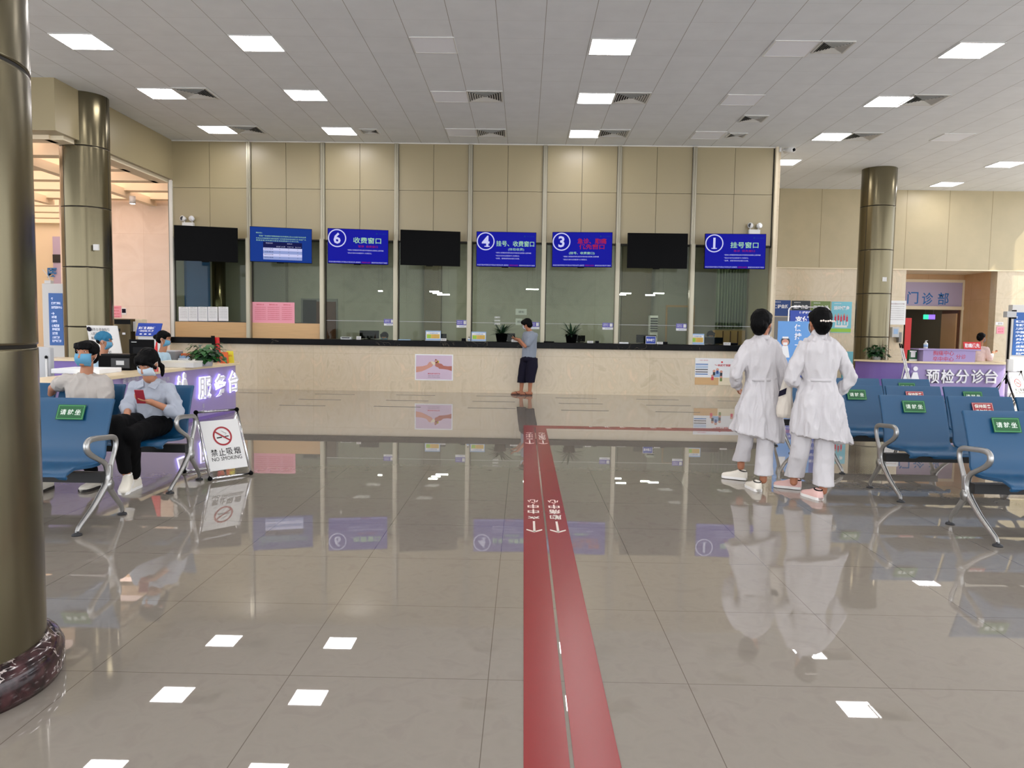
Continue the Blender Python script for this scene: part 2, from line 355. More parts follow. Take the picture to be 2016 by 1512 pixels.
# dark veined stone: counter top and column plinths
def veined(name, base, v1, rough, scale, thin=0.035, sp_=0.5):
    m = bpy.data.materials.new(name); m.use_nodes = True; nt = m.node_tree; b = nt.nodes['Principled BSDF']; b.inputs['Roughness'].default_value = rough; b.inputs['Specular IOR Level'].default_value = sp_
    tc = nd(nt, 'ShaderNodeNewGeometry'); nz = nd(nt, 'ShaderNodeTexNoise'); nz.inputs['Scale'].default_value = scale; nz.inputs['Detail'].default_value = 5; nz.inputs['Distortion'].default_value = 1.6
    nt.links.new(tc.outputs['Position'], nz.inputs['Vector'])
    d = math_(nt, 'ABSOLUTE', math_(nt, 'SUBTRACT', nz.outputs['Fac'], 0.5))
    n2 = nd(nt, 'ShaderNodeTexNoise'); n2.inputs['Scale'].default_value = scale*0.45; nt.links.new(tc.outputs['Position'], n2.inputs['Vector'])
    k = math_(nt, 'MULTIPLY', math_(nt, 'LESS_THAN', d, thin), math_(nt, 'GREATER_THAN', n2.outputs['Fac'], 0.53))
    n3 = nd(nt, 'ShaderNodeTexNoise'); n3.inputs['Scale'].default_value = scale*2.5; nt.links.new(tc.outputs['Position'], n3.inputs['Vector'])
    r = nd(nt, 'ShaderNodeValToRGB'); r.color_ramp.elements[0].color = lin(base[0])+(1,); r.color_ramp.elements[1].color = lin(base[1])+(1,)
    r.color_ramp.elements[0].position = 0.35; r.color_ramp.elements[1].position = 0.7
    nt.links.new(n3.outputs['Fac'], r.inputs[0])
    mx = nd(nt, 'ShaderNodeMix', data_type='RGBA'); nt.links.new(k, mx.inputs[0]); nt.links.new(r.outputs[0], mx.inputs[6]); mx.inputs[7].default_value = lin(v1)+(1,)
    nt.links.new(mx.outputs[2], b.inputs['Base Color']); MATS[name] = m
veined('rosso', [(24, 12, 15), (72, 44, 46)], (176, 166, 162), 0.12, 7.0, 0.012)
veined('black_stone', [(4, 4, 5), (10, 10, 11)], (90, 82, 70), 0.3, 3.0, 0.006, 0.12)
glass_mat('office_glass', (0.76, 0.80, 0.73), 0.28)
glass_mat('facade_glass', (0.9, 0.94, 0.92), 0.8)
m = bpy.data.materials.new('skylight_sheet'); m.use_nodes = True; nt = m.node_tree; nt.nodes.clear()
o_ = nd(nt, 'ShaderNodeOutputMaterial'); t_ = nd(nt, 'ShaderNodeBsdfTranslucent'); t_.inputs[0].default_value = (0.78, 0.66, 0.60, 1); nt.links.new(t_.outputs[0], o_.inputs[0]); MATS['skylight_sheet'] = m

structure(MB().box((-30, -14, -0.2), (24, 34, 0.0), 'floor_tiles').build('floor'))
c = MB(); c.box((-7.6, -3.0, CZ), (14.45, 22.6, CZ+0.3), 'ceiling_panels'); c.box((-16.0, -3.0, CZ), (-7.6, 12.6, CZ+0.3), 'ceiling_panels')
structure(c.build('ceiling'))

# counter wall: fascia panels above the glass, all bays
BX = [-7.63, -5.945, -4.352, -2.768, -1.185, 0.405, 1.985, 3.578, 5.27]
GY = 16.76                                         # glass line
wl = MB(); wl.box((-7.63, 16.80, 3.20), (5.30, 16.95, CZ), 'joint')
for i in range(8):
    a = BX[i]+(0.03 if i == 0 else 0.05); b = BX[i+1]-(0.03 if i == 7 else 0.05); mid = (a+b)/2
    for x0, x1 in ((a, mid-0.004), (mid+0.004, b)):
        for z0, z1 in ((3.235, 4.302), (4.310, CZ-0.01)):
            wl.box((x0, 16.765, z0), (x1, 16.80, z1), 'panel')
wl.box((-7.63, 16.74, CZ-0.02), (5.3, 16.80, CZ), 'offwhite')
structure(wl.build('wall_back'))
for i in range(1, 8):
    x = BX[i]; t = MB()
    t.box((x-0.045, 16.63, 1.10), (x+0.045, 16.80, 3.235), 'mullion_face'); t.box((x-0.045, 16.72, 3.235), (x+0.045, 16.80, CZ-0.02), 'mullion')
    t.box((x-0.03, 16.615, 1.10), (x+0.03, 16.63, 3.235), 'mullion_face'); t.box((x-0.028, 16.705, 3.235), (x-0.005, 16.72, CZ-0.02), 'mullion_face'); t.box((x+0.008, 16.705, 3.235), (x+0.028, 16.72, CZ-0.02), 'mullion_face')
    structure(t.build('trim_%d' % i))
structure(MB().box((-7.665, 16.72, 0.0), (-7.60, 16.80, 4.45), 'offwhite').build('trim_8'))
structure(MB().box((5.275, 16.70, 0.0), (5.33, 16.84, CZ), 'cream').build('trim_9'))
for i in range(8):
    x0 = BX[i]+0.05; x1 = BX[i+1]-0.05; z0 = 1.44 if i < 2 else 1.10
    g = MB(); g.box((x0, GY, z0), (x1, GY+0.012, 3.21), 'office_glass')
    wn = structure(g.build('window_%d' % (i+1)))
    fr = MB()
    fr.box((x0, GY-0.01, 3.205), (x1, GY+0.03, 3.235), 'joint')
    if i >= 2: fr.box((x0, GY-0.003, 1.50), (x1, GY+0.0, 1.508), 'light_grey')
    else: fr.box((x0, GY-0.01, 1.425), (x1, GY+0.03, 1.445), 'dark_grey')
    fr.box((x0, GY-0.01, z0), (x0+0.018, GY+0.02, 3.21), 'joint')
    fr.build('window_frame', wn)
for i, lb in ((0, 'light wooden board under the glass with white notices'), (1, 'light wooden board under the glass with the pink notice')):
    b = MB(); b.box((BX[i]+0.05, GY-0.03, 1.10), (BX[i+1]-0.05, GY+0.02, 1.43), 'wood')
    tag(b.build('wooden_board', loc=((BX[i]+BX[i+1])/2, GY, 1.10)), lb, 'board')
# counter
ct = thing('service_counter', 'long marble counter with black stone top under the blue screens', 'counter', (-1.1, 16.7, 0))
MB().box((-7.598, 16.50, 0.0), (5.298, 17.15, 0.975), 'marble').build('counter_front', ct)
MB().box((-7.598, 16.43, 0.975), (5.298, 17.22, 1.10), 'black_stone').build('counter_top', ct, bevel=0.012)
MB().box((-7.6, 16.485, 0.0), (5.3, 16.50, 0.06), 'marble').build('plinth', ct)
# office behind
structure(MB().box((-7.6, 19.75, 0), (5.3, 19.9, CZ), 'office_wall').build('wall_office'))
structure(MB().box((-7.6, 16.95, 3.50), (5.3, 19.75, 3.58), 'ceiling_panels').build('ceiling_office'))
structure(MB().box((-7.72, 16.80, 0), (-7.6, 19.9, 4.4), 'wall_grey').build('wall_office_left'))
structure(MB().box((5.3, 16.84, 0), (5.42, 21.5, CZ), 'marble_side').build('wall_return'))
# far wall on the right with the outpatient opening
fw = MB(); fw.box((5.42, 21.5, 3.15), (15.0, 21.8, CZ), 'far_panels'); fw.box((5.42, 21.5, 0), (10.47, 21.8, 3.15), 'marble'); fw.box((12.95, 21.5, 0), (15.0, 21.8, 3.15), 'marble')
fw.box((5.42, 21.47, 3.14), (15.0, 21.5, 3.17), 'cream')
structure(fw.build('wall_far'))
rc = MB(); rc.box((10.2, 21.8, 0), (10.47, 23.1, 3.15), 'shaded_recess'); rc.box((12.95, 21.8, 0), (13.2, 23.1, 3.15), 'shaded_recess'); rc.box((10.2, 21.8, 3.15), (13.2, 23.4, 3.3), 'cream')
rc.box((10.2, 23.1, 2.95), (13.2, 23.4, 3.15), 'shaded_recess_back'); rc.box((12.98, 23.1, 0), (13.2, 23.4, 2.95), 'shaded_recess_back')
structure(rc.build('wall_recess'))
P_ = lambda x, y: aY(x, y, 23.1)
a = P_(1775, 562); b = P_(1893, 612)
df = MB()
zt, zm = 2.92, 2.12
df.box((10.47, 23.05, zt), (13.0, 23.15, zt+0.08), 'cream'); df.box((10.47, 23.03, zm), (13.0, 23.15, zm+0.1), 'cream'); df.box((12.9, 23.05, 0), (13.0, 23.15, zt), 'cream'); df.box((10.40, 23.05, 0), (10.5, 23.15, zt), 'cream')
dr = structure(df.build('door_1'))
s = MB(); s.box((10.5, 23.08, zm+0.1), (12.9, 23.11, zt), 'lilac_wall')
for i, ch in enumerate('门诊部'):
    px = (1797, 1824+2, 1857)[i]
    q = aY(px, (586, 588, 588)[i], 23.08)
    s.text(ch, q, UX, UZ, 0.32, 0.36, 'ink_blue', lift=0.004, bold=0.012)
s.build('sign_panel', dr)
s = MB(); s.box((12.84, 23.1, 0), (12.9, 24.0, zm), 'wood_dark'); s.box((12.80, 23.15, 0.1), (12.84, 23.95, zm-0.1), 'wall_tan'); s.build('door_leaf', dr)
cr = MB(); cr.box((10.2, 23.4, 2.6), (13.2, 30, 2.7), 'corridor'); cr.box((10.1, 23.4, 0), (10.3, 30, 2.6), 'corridor'); cr.box((13.1, 23.4, 0), (13.3, 30, 2.6), 'corridor'); cr.box((10.1, 30, 0), (13.3, 30.2, 2.7), 'corridor')
structure(cr.build('wall_corridor'))
for k_, y_ in enumerate((24.6, 27.4)):  # added lamps to brighten the dark corridor
    t = thing('corridor_fill_light', 'added square fill light inside the outpatient corridor, '+('nearer' if k_ == 0 else 'farther')+' one', 'ceiling light', (11.7, y_, 2.6)); MB().box((11.4, y_-0.3, 2.585), (12.0, y_+0.3, 2.6), 'fill_corridor').build('diffuser', t); MB().box((11.38, y_-0.32, 2.59), (12.02, y_+0.32, 2.6), 'white').build('frame', t)
# right facade: posts and glass from floor to ceiling
rf = MB()
for y in np.arange(-3, 21.5, 2.0): rf.box((14.3, y, 0), (14.45, y+0.12, CZ), 'light_grey')
for z in (0.0, 2.6): rf.box((14.3, -3, z), (14.45, 21.5, z+0.08), 'light_grey')
structure(rf.build('wall_right'))
# left atrium
bm = MB(); bm.box((-8.0, 12.6, 4.47), (-7.6, 16.8, CZ+0.3), 'panel'); bm.box((-12.0, 12.6, 4.47), (-8.0, 12.95, CZ+0.3), 'panel')
bm.box((-8.0, 12.95, 4.40), (-7.68, 16.8, 4.47), 'cream')
structure(bm.build('trim_10'))
aw = MB(); aw.box((-11.6, 19.3, 0), (-7.72, 19.5, 4.45), 'marble_pink'); structure(aw.build('wall_atrium'))
aw = MB(); aw.box((-20, 24, 0), (-11.0, 24.2, 4.45), 'cream'); aw.box((-16.2, 12.6, 0), (-16, 24, 4.45), 'cream'); structure(aw.build('wall_left'))
sk = MB(); sk.box((-16, 12.95, 4.62), (-7.8, 24, 4.64), 'skylight_sheet')
sky_o = structure(sk.build('window_skylight'))
fr = MB()
for i in range(10): y = 13.05+1.21*i; fr.box((-16, y-0.14, 4.40), (-7.9, y+0.14, 4.62), 'atrium_beam')
for x in (-9.25, -11.8, -14.2): fr.box((x-0.09, 12.95, 4.28), (x+0.09, 19.3, 4.45), 'atrium_beam')
fr.build('window_frame', sky_o)
t = MB(); t.box((-14.9, 17.2, 0), (-14.1, 18.0, 4.4), 'panel'); structure(t.build('trim_11'))
# small downlight under the atrium beam
p = aY(264, 385, 17.6)
t = thing('ceiling_spotlight', 'small white cylinder spotlight under the skylight beam at left', 'spotlight', (-9.05, 17.9, 4.1))
MB().cyl((-9.05, 17.9, 4.12), (-9.05, 17.9, 4.29), 0.07, 0.07, 'white').build('housing', t)
MB().disc((-9.05, 17.9, 4.118), UX, -UY, 0.055, 'lamp_on').build('lens', t)

# ------------------------------------------------------------------ columns
def column(cx, cy, r, name_label, seam_deg, plinth=True, top=CZ):
    t = thing('round_column', name_label, 'column', (cx, cy, 0))
    b = MB(); z = 0.12; zs = [1.31+1.03*i for i in range(4)]+[top]
    edges = [0.1]+zs
    b.cyl((cx, cy, 0.02), (cx, cy, top), r-0.006, None, 'joint', 64)
    for i in range(len(edges)-1):
        if edges[i+1]-edges[i] < 0.05: continue
        z0, z1 = edges[i]+0.006, edges[i+1]-(0.006 if i < len(edges)-2 else 0)
        b.lathe([(r-0.004, z0), (r, z0+0.003), (r, z0+0.01), (r, z0+0.03), (r, z1-0.03), (r, z1-0.01), (r, z1-0.003), (r-0.004, z1)], (cx, cy, 0), 72, 'steel')
    b.build('metal_cladding', t)
    s = MB()
    for k in range(3):
        a = R(seam_deg+120*k); q = Vector((cx+math.cos(a)*(r-0.001), cy+math.sin(a)*(r-0.001), 0)); n = Vector((math.cos(a), math.sin(a), 0)); tn = n.cross(UZ)
        s.obox(q+UZ*(top+0.1)/2, tn, n, UZ, 0.009, 0.006, top-0.1, 'joint')
    s.build('seam', t)
    if plinth:
        MB().lathe([(r-0.02, 0.0), (r+0.05, 0.0), (r+0.062, 0.03), (r+0.062, 0.10), (r+0.045, 0.135), (r+0.012, 0.155), (r-0.01, 0.16)], (cx, cy, 0), 72, 'rosso').build('stone_base', t)
    return t
column(-2.27, 2.83, 0.405, 'large champagne metal column in the left foreground with dark marble base', -58)
column(-7.72, 13.65, 0.395, 'champagne metal column rising behind the left service desk', -118)
column(8.42, 18.85, 0.39, 'champagne metal column beside the triage desk at right', -150)
for x, y, lb in ((aX(190, 487, -7.5).x, 0, 'small white label on the column behind the left service desk'),):
    q = aY(190, 487, 13.28); tag(MB().box((q.x-0.045, 13.255, q.z-0.05), (q.x+0.045, 13.29, q.z+0.05), 'white').build('wall_label', loc=(q.x, 13.27, q.z)), lb, 'label')
q = aY(1740, 550, 18.5); tag(MB().box((q.x-0.05, 18.455, q.z-0.05), (q.x+0.05, 18.50, q.z+0.05), 'white').build('wall_label', loc=(q.x, 18.47, q.z)), 'small white label on the column beside the triage desk', 'label')

# ------------------------------------------------------------------ ceiling lights and vents
def make_light(on):
    t = thing('ceiling_light', '-', 'ceiling light'); f = MB()
    for a, b in (((-0.305, -0.30), (0.305, -0.285)), ((-0.305, 0.285), (0.305, 0.30)), ((-0.305, -0.285), (-0.29, 0.285)), ((0.29, -0.285), (0.305, 0.285))):
        f.box((a[0], a[1], -0.012), (b[0], b[1], 0.0), 'white')
    f.build('frame', t)
    MB().box((-0.29, -0.285, -0.008), (0.29, 0.285, 0.0), 'lamp_on' if on else 'lamp_off').build('diffuser', t)
    return t
RN = {11.0: 'front row seen in the photo', 13.4: 'middle row', 15.8: 'row next to the blue screens', 18.2: 'row beyond the counter wall'}
CNm = ['far left', 'left of centre', 'middle left', 'middle right', 'right of centre', 'far right', 'extreme right']
LY = [1.4, 3.8, 6.2, 8.6, 11.0, 13.4, 15.8]
first = {True: None, False: None}
def put_light(x, y, on, lb):
    if first[on] is None: first[on] = make_light(on); o = first[on]
    else: o = dup(first[on])
    move(o, (x, y, CZ)); o['label'] = lb; o['group'] = 'lit square ceiling lights' if on else 'unlit square ceiling lights'
for y in LY:
    for c_ in range(7):
        x = -6.225+2.46*c_
        if abs(x+7.7) < 0.3: continue
        if c_ == 6 and y > 9: continue
        on = c_ not in (2, 4)
        nm = ('lit' if on else 'unlit')+' square panel light, '+CNm[c_]+', '+(RN[y] if y in RN else 'row %s' % {8.6: 'just above the frame', 6.2: 'above the waiting seats', 3.8: 'near the foreground column', 1.4: 'over the viewer'}[y])
        put_light(x, y, on, nm)
put_light(5.94, 18.2, True, 'lit square panel light just right of the counter wall corner')
put_light(10.95, 20.6, True, 'lit square panel light nearest the far panelled wall at right')
put_light(10.95, 18.15, True, 'lit square panel light cut by the right edge of the photo')
put_light(8.43, 15.75, False, 'unlit square panel above the triage desk at far right')
def make_vent(s):
    t = thing('air_vent', '-', 'air vent'); h = s/2
    MB().box((-h+0.02, -h+0.02, -0.004), (h-0.02, h-0.02, 0.0), 'vent_dark').build('backing', t)
    f = MB()
    for a, b in (((-h, -h), (h, -h+0.03)), ((-h, h-0.03), (h, h)), ((-h, -h), (-h+0.03, h)), ((h-0.03, -h), (h, h))):
        f.box((a[0], a[1], -0.016), (b[0], b[1], 0.0), 'vent')
    f.build('frame', t)
    n = 6
    sl = MB()
    for i in range(n):
        q = h-0.045-(h-0.06)*i/n; dz = 0.03; wd = (h-0.06)/n*0.5
        for sx, sy in ((0, -1), (0, 1), (-1, 0), (1, 0)):
            d = Vector((sx, sy, 0)); e = Vector((-sy, sx, 0))
            o1 = d*q; i1 = d*(q-wd)
            P = [o1-e*q+UZ*-0.022, o1+e*q+UZ*-0.022, i1+e*(q-wd)+UZ*-0.003, i1-e*(q-wd)+UZ*-0.003]
            sl.poly(P, (0, 0, 1), 0.002, 'vent')
    sl.build('louvre', t)
    return t
vb = make_vent(0.60); vs_ = make_vent(0.36); ub = us = False
for (px, py, big, lb) in ((385, 183, 1, 'square louvred air vent beside the far left light, middle row'), (955, 189, 1, 'square louvred air vent beside the unlit middle left panel, middle row'), (1243, 192, 1, 'square louvred air vent beside the middle right light, middle row'),
    (1818, 196, 1, 'square louvred air vent beside the far right light, middle row'), (487, 255, 1, 'square louvred air vent beside the far left light, row next to the screens'), (967, 261, 1, 'square louvred air vent beside the unlit middle left panel, row next to the screens'),
    (1208, 262, 1, 'square louvred air vent beside the middle right light, row next to the screens'), (1697, 268, 1, 'square louvred air vent beside the far right light, row next to the screens'), (1640, 92, 2, 'square louvred air vent nearest the viewer at upper right'),
    (728, 258, 0, 'small air vent in the ceiling above screen 6'), (1483, 233, 2, 'medium air vent above the corner camera, nearer the viewer'), (1450, 266, 0, 'small air vent in the ceiling above the rightmost screen')):
    q = aZ(px, py, CZ)
    if big:
        o = vb if not ub else dup(vb); ub = True
        o.scale = (1, 1, 1) if big == 1 else (0.75, 0.75, 1)
    else: o = vs_ if not us else dup(vs_); us = True
    move(o, q); o['label'] = lb; o['group'] = 'ceiling air vents'
# security camera on the wall corner
q = aY(1543, 292, 16.5)
t = thing('security_camera', 'white security camera at the top corner of the counter wall', 'camera', (5.36, 16.72, q.z))
MB().box((5.33, 16.66, q.z-0.03), (5.37, 16.74, q.z+0.05), 'white').build('wall_mount', t)
b = MB(); b.cyl((5.37, 16.70, q.z+0.01), (5.52, 16.62, q.z-0.02), 0.018, None, 'white'); b.build('arm', t)
b = MB(); b.cyl((5.46, 16.72, q.z+0.0), (5.56, 16.48, q.z-0.03), 0.055, None, 'white', 24); b.disc((5.561, 16.477, q.z-0.03), UX, UZ, 0.04, 'black'); b.ell((5.562, 16.472, q.z-0.03), 0.025, None, 'screen_off'); b.build('camera_body', t)

# ------------------------------------------------------------------ television screens
TVP = [(346.8, 443, 463.3, 449.3, 464.6, 516.7, 349.8, 512, 17), (493.6, 444.8, 612, 451.7, 613, 519.7, 496, 513.7, 17), (645.9, 449, 763.2, 453.7, 764, 521.7, 647.9, 517.5, 11), (789.5, 452, 906, 457, 905.3, 525, 789.8, 520, 11),
       (938.8, 456, 1055.4, 458.4, 1053.9, 526.6, 938.6, 523.4, 3), (1088.2, 457.2, 1205.7, 457.7, 1203.3, 525.9, 1086.7, 525, -4), (1237.5, 458.4, 1355.5, 460.4, 1351, 529, 1233.8, 527, 0), (1389.3, 460, 1509.3, 461, 1504.6, 529.9, 1385.6, 528.4, -3)]
TVL = ['switched-off black wall screen at the far left end of the counter', 'blue wall screen showing a white price table', 'blue wall screen with a circled six and white lettering', 'switched-off black wall screen between the circled six and four screens', 'blue wall screen with a circled four, left of the man in grey',
       'blue wall screen with a circled three and large red lettering', 'switched-off black wall screen between the circled three and one screens', 'blue wall screen with a circled one, at the right end']
TW, TH = 1.245, 0.722
def circ_num(b, ch, cx, cy, r, sx):
    b.disc((cx, 0, cy), UX, UZ, r, 'scr_white', 40, r*0.88, th=0.0035)
    b.text(ch, (cx, 0, cy), UX, UZ, None, r*1.25, 'scr_white', 0.0035, bold=0.025)
    if ch in '14': b.rect((cx+(0.03 if ch == '4' else 0), 0, cy-r*0.56), UX, UZ, r*0.6, r*0.09, 'scr_white', 0.0036)
def row(b, body, x0, x1, z, h, mat, bold=0.0): b.text(body, ((x0+x1)/2, 0, z), UX, UZ, x1-x0, h, mat, 0.003, bold)
for i, (x0, y0, x1, y1, x2, y2, x3, y3, yaw) in enumerate(TVP):
    cx = (x0+x1+x2+x3)/4; cy = (y0+y1+y2+y3)/4; q = aY(cx, cy, 16.22)
    t = thing('television', TVL[i], 'screen', (0, 0, 0), group='screens above the counter')
    h = MB(); h.box((-TW/2, 0.0, -TH/2), (TW/2, 0.05, TH/2), 'matt_black'); h.box((-0.3, 0.05, -0.22), (0.3, 0.085, 0.2), 'matt_black'); h.box((-0.09, -0.004, -TH/2-0.018), (0.05, 0.02, -TH/2), 'matt_black'); h.build('housing', t, bevel=0.004)
    s = MB(); n = UZ
    lit = i not in (0, 3, 6)
    s.rect((0, -0.001, 0), UX, UZ, TW-0.016, TH-0.016, ('scr_blue2' if i == 1 else 'scr_blue') if lit else 'screen_off')
    if i == 1:
        row(s, '尊敬的病人:', -0.5, -0.37, 0.235, 0.028, 'scr_green')
        row(s, '根据广东省医疗保障局相关文件精神以及公立医疗机构收费', -0.44, 0.5, 0.175, 0.03, 'scr_green')
        row(s, '价格公示制度要求,现将我院门诊收费项目及标准公示,欢迎广大', -0.5, 0.5, 0.125, 0.03, 'scr_green')
        row(s, '患者监督,如有疑问请咨询收费窗口工作人员。', -0.5, 0.36, 0.082, 0.028, 'scr_green')
        s.rect((0.03, 0, -0.005), UX, UZ, 0.78, 0.12, 'scr_dark', 0.003)
        s.rect((0.03, 0, -0.185), UX, UZ, 0.78, 0.245, 'scr_pale', 0.003)
        for zz in (-0.125, -0.245): s.rect((0.03, 0, zz+0.03), UX, UZ, 0.78, 0.055, 'scr_white', 0.0035)
        row(s, '项目名称', -0.31, -0.17, 0.03, 0.026, 'scr_white'); row(s, '收费标准', 0.12, 0.22, 0.03, 0.024, 'scr_white')
        row(s, '普通门诊费', -0.1, 0.08, -0.035, 0.024, 'scr_white'); row(s, '专家门诊', 0.12, 0.25, -0.035, 0.024, 'scr_white'); row(s, '急诊费用', 0.28, 0.4, -0.035, 0.024, 'scr_white')
        for k, (a_, b_) in enumerate((('挂号诊查费', 1), ('注射费用', 1), ('换药治疗费', 1), ('住院诊查费', 1))):
            z = -0.09-0.058*k; s.text(a_, (-0.25, 0, z), UX, UZ, 0.18, 0.026, 'scr_dark', 0.004)
            for xx in (-0.03, 0.15, 0.33): s.text('%d' % (10+7*k), (xx, 0, z), UX, UZ, None, 0.018, 'scr_dark', 0.004)
    elif lit:
        ch = {2: '6', 4: '4', 5: '3', 7: '1'}[i]
        circ_num(s, ch, -0.43, 0.16, 0.185, 1)
        s.disc((0.38, 0, 0.275), UX, UZ, 0.018, 'scr_blue2', 16, th=0.003); row(s, '中心医院', 0.42, 0.58, 0.275, 0.026, 'scr_blue2')
        if i == 2:
            row(s, '收费窗口', -0.1, 0.47, 0.13, 0.125, 'scr_green', 0.01); row(s, '暂停  收费窗口', 0.0, 0.4, 0.005, 0.045, 'scr_red'); z = -0.075; x_ = -0.22
        elif i == 4:
            row(s, '挂号、收费窗口', -0.21, 0.58, 0.12, 0.115, 'scr_green', 0.01); row(s, '(体检收费)', 0.04, 0.37, 0.0, 0.065, 'scr_green'); z = -0.07; x_ = -0.22
        elif i == 5:
            row(s, '急诊、胸痛', -0.1, 0.5, 0.175, 0.115, 'scr_red', 0.02); row(s, '优先窗口', -0.06, 0.46, 0.06, 0.105, 'scr_red', 0.02); row(s, '(挂号、收费窗口)', -0.27, 0.26, -0.075, 0.06, 'scr_green', 0.01); z = -0.145; x_ = -0.39
        else:
            row(s, '挂号窗口', -0.1, 0.47, 0.13, 0.125, 'scr_green', 0.01); row(s, '急诊  优先窗口', -0.03, 0.4, 0.01, 0.045, 'scr_red'); z = -0.075; x_ = -0.22
        row(s, '*请病人家属按序排队就诊并保持安全距离,注意佩戴', x_, x_+0.74, z, 0.03, 'scr_white')
        row(s, '*请出示身份证或医保卡,方便登记。', x_, x_+0.5, z-0.062, 0.028, 'scr_white')
        if i in (4, 7): row(s, '*退费、报销请到综合窗口办理。', x_, x_+0.5, z-0.118, 0.028, 'scr_white')
        row(s, '欢迎光临本院就诊并请出示有效证件,谢谢您', -0.6, 0.05, -0.325, 0.03, 'scr_white'); row(s, '的配合与支持', 0.07, 0.25, -0.325, 0.03, 'scr_red'); row(s, '请保持良好秩序不拥挤', 0.27, 0.6, -0.325, 0.028, 'scr_white')
    s.build('screen', t)
    b = MB(); b.box((-0.05, 0.08, -0.1), (0.05, 0.52, 0.0), 'matt_black'); b.box((-0.12, 0.5, -0.2), (0.12, 0.545, 0.12), 'matt_black'); b.build('wall_bracket', t)
    move(t, q, R(-yaw) if False else R(yaw))
# ------------------------------------------------------------------ floor markings
def flat(b, x0, y0, x1, y1, z, mat): return b.box((x0, y0, 0.0005), (x1, y1, z), mat)
def floor_text(b, s, x, y, w_, h_, right=-UX, up=-UY): b.text(s, (x, y, 0.0022), right, up, w_, h_, 'tape_white', lift=0.0006, bold=0.02)
def arrow_floor(b, x, y0, y1):
    b.box((x-0.008, y0, 0.002), (x+0.008, y1, 0.003), 'tape_white')
    for sg in (-1, 1):
        b.poly([(x, y0-0.01, 0.002), (x+sg*0.055, y0+0.05, 0.002), (x+sg*0.055, y0+0.075, 0.002), (x, y0+0.02, 0.002)][::sg], (0, 0, 1), 0.001, 'tape_white')
L = MB(); flat(L, 0.022, -2.0, 0.172, 11.10, 0.002, 'red_tape'); flat(L, 0.172, 10.98, 9.3, 11.10, 0.002, 'red_tape')
Rr = MB(); flat(Rr, 0.186, -2.0, 0.338, 10.95, 0.002, 'red_tape'); flat(Rr, 0.338, 10.80, 9.3, 10.95, 0.002, 'red_tape')
for b, x, txt in ((L, 0.097, '卒中中心'), (Rr, 0.262, '胸痛中心')):
    for yb, ye in ((5.25, 5.55), (9.32, 9.62)):
        arrow_floor(b, x, yb, ye)
        for k, ch in enumerate(txt): floor_text(b, ch, x, ye+0.13+0.17*k, 0.088, 0.14)
for k, ch in enumerate('卒中中心胸痛'): floor_text(L, ch, 1.0+0.22*k, 11.04, 0.1, 0.09, UY, -UX)
tag(L.build('floor_stripe', loc=(0.1, 5, 0)), 'red floor stripe on the left, leading to the stroke centre', 'floor stripe', 'red guide stripes')
tag(Rr.build('floor_stripe', loc=(0.26, 5, 0)), 'red floor stripe on the right, leading to the chest pain centre', 'floor stripe', 'red guide stripes')
rows = [[(470, 540, 773), (620, 701, 775.5), (780, 858, 777.5), (938, 1030, 779.5), (1094, 1173, 783), (1253, 1333, 786), (1413, 1452, 789)],
        [(588, 674, 786), (760, 845, 788), (930, 1014, 790), (1100, 1185, 794), (1272, 1357, 797.5)], [(550, 644, 797.5), (736, 830, 800), (921, 1015, 803), (1105, 1197, 807.5), (1291, 1375, 810.5)]]
BNm = ['second', 'third', 'fourth', 'fifth', 'sixth', 'seventh', 'eighth']
for r_, rw in enumerate(rows):
    for k, (x0, x1, y) in enumerate(rw):
        a = aZ(x0, y); b_ = aZ(x1, y); b = MB(); b.box((a.x, a.y-0.03, 0.0005), (b_.x, a.y+0.03, 0.002), 'line_dark')
        tag(b.build('queue_line', loc=((a.x+b_.x)/2, a.y, 0)), 'thin grey queue line, %s row from the counter, %s from the left' % (('nearest', 'middle', 'farthest')[r_], ('first', 'second', 'third', 'fourth', 'fifth', 'sixth', 'seventh')[k]), 'floor line', 'queue lines on the floor')

# ------------------------------------------------------------------ flat notices standing at a real depth
def pan(x0, y0, x1, y1, Y):
    a = aY(x0, (y0+y1)/2, Y); b = aY(x1, (y0+y1)/2, Y); c = aY((x0+x1)/2, y0, Y); d = aY((x0+x1)/2, y1, Y)
    return Vector(((a.x+b.x)/2, Y, (c.z+d.z)/2)), b.x-a.x, c.z-d.z
def sheet(b, c, w_, h_, mat, th=0.004): b.box((c.x-w_/2, c.y-th, c.z-h_/2), (c.x+w_/2, c.y, c.z+h_/2), mat)
def R_(b, c, u, v, w_, h_, mat, k=1): b.rect(c+UX*u+UZ*v-UY*(0.004+0.001*k), UX, UZ, w_, h_, mat)
def T_(b, s, c, u, v, w_, h_, mat, k=2, bold=0.0): b.text(s, c+UX*u+UZ*v-UY*(0.004+0.001*k), UX, UZ, w_, h_, mat, 0.0, bold)
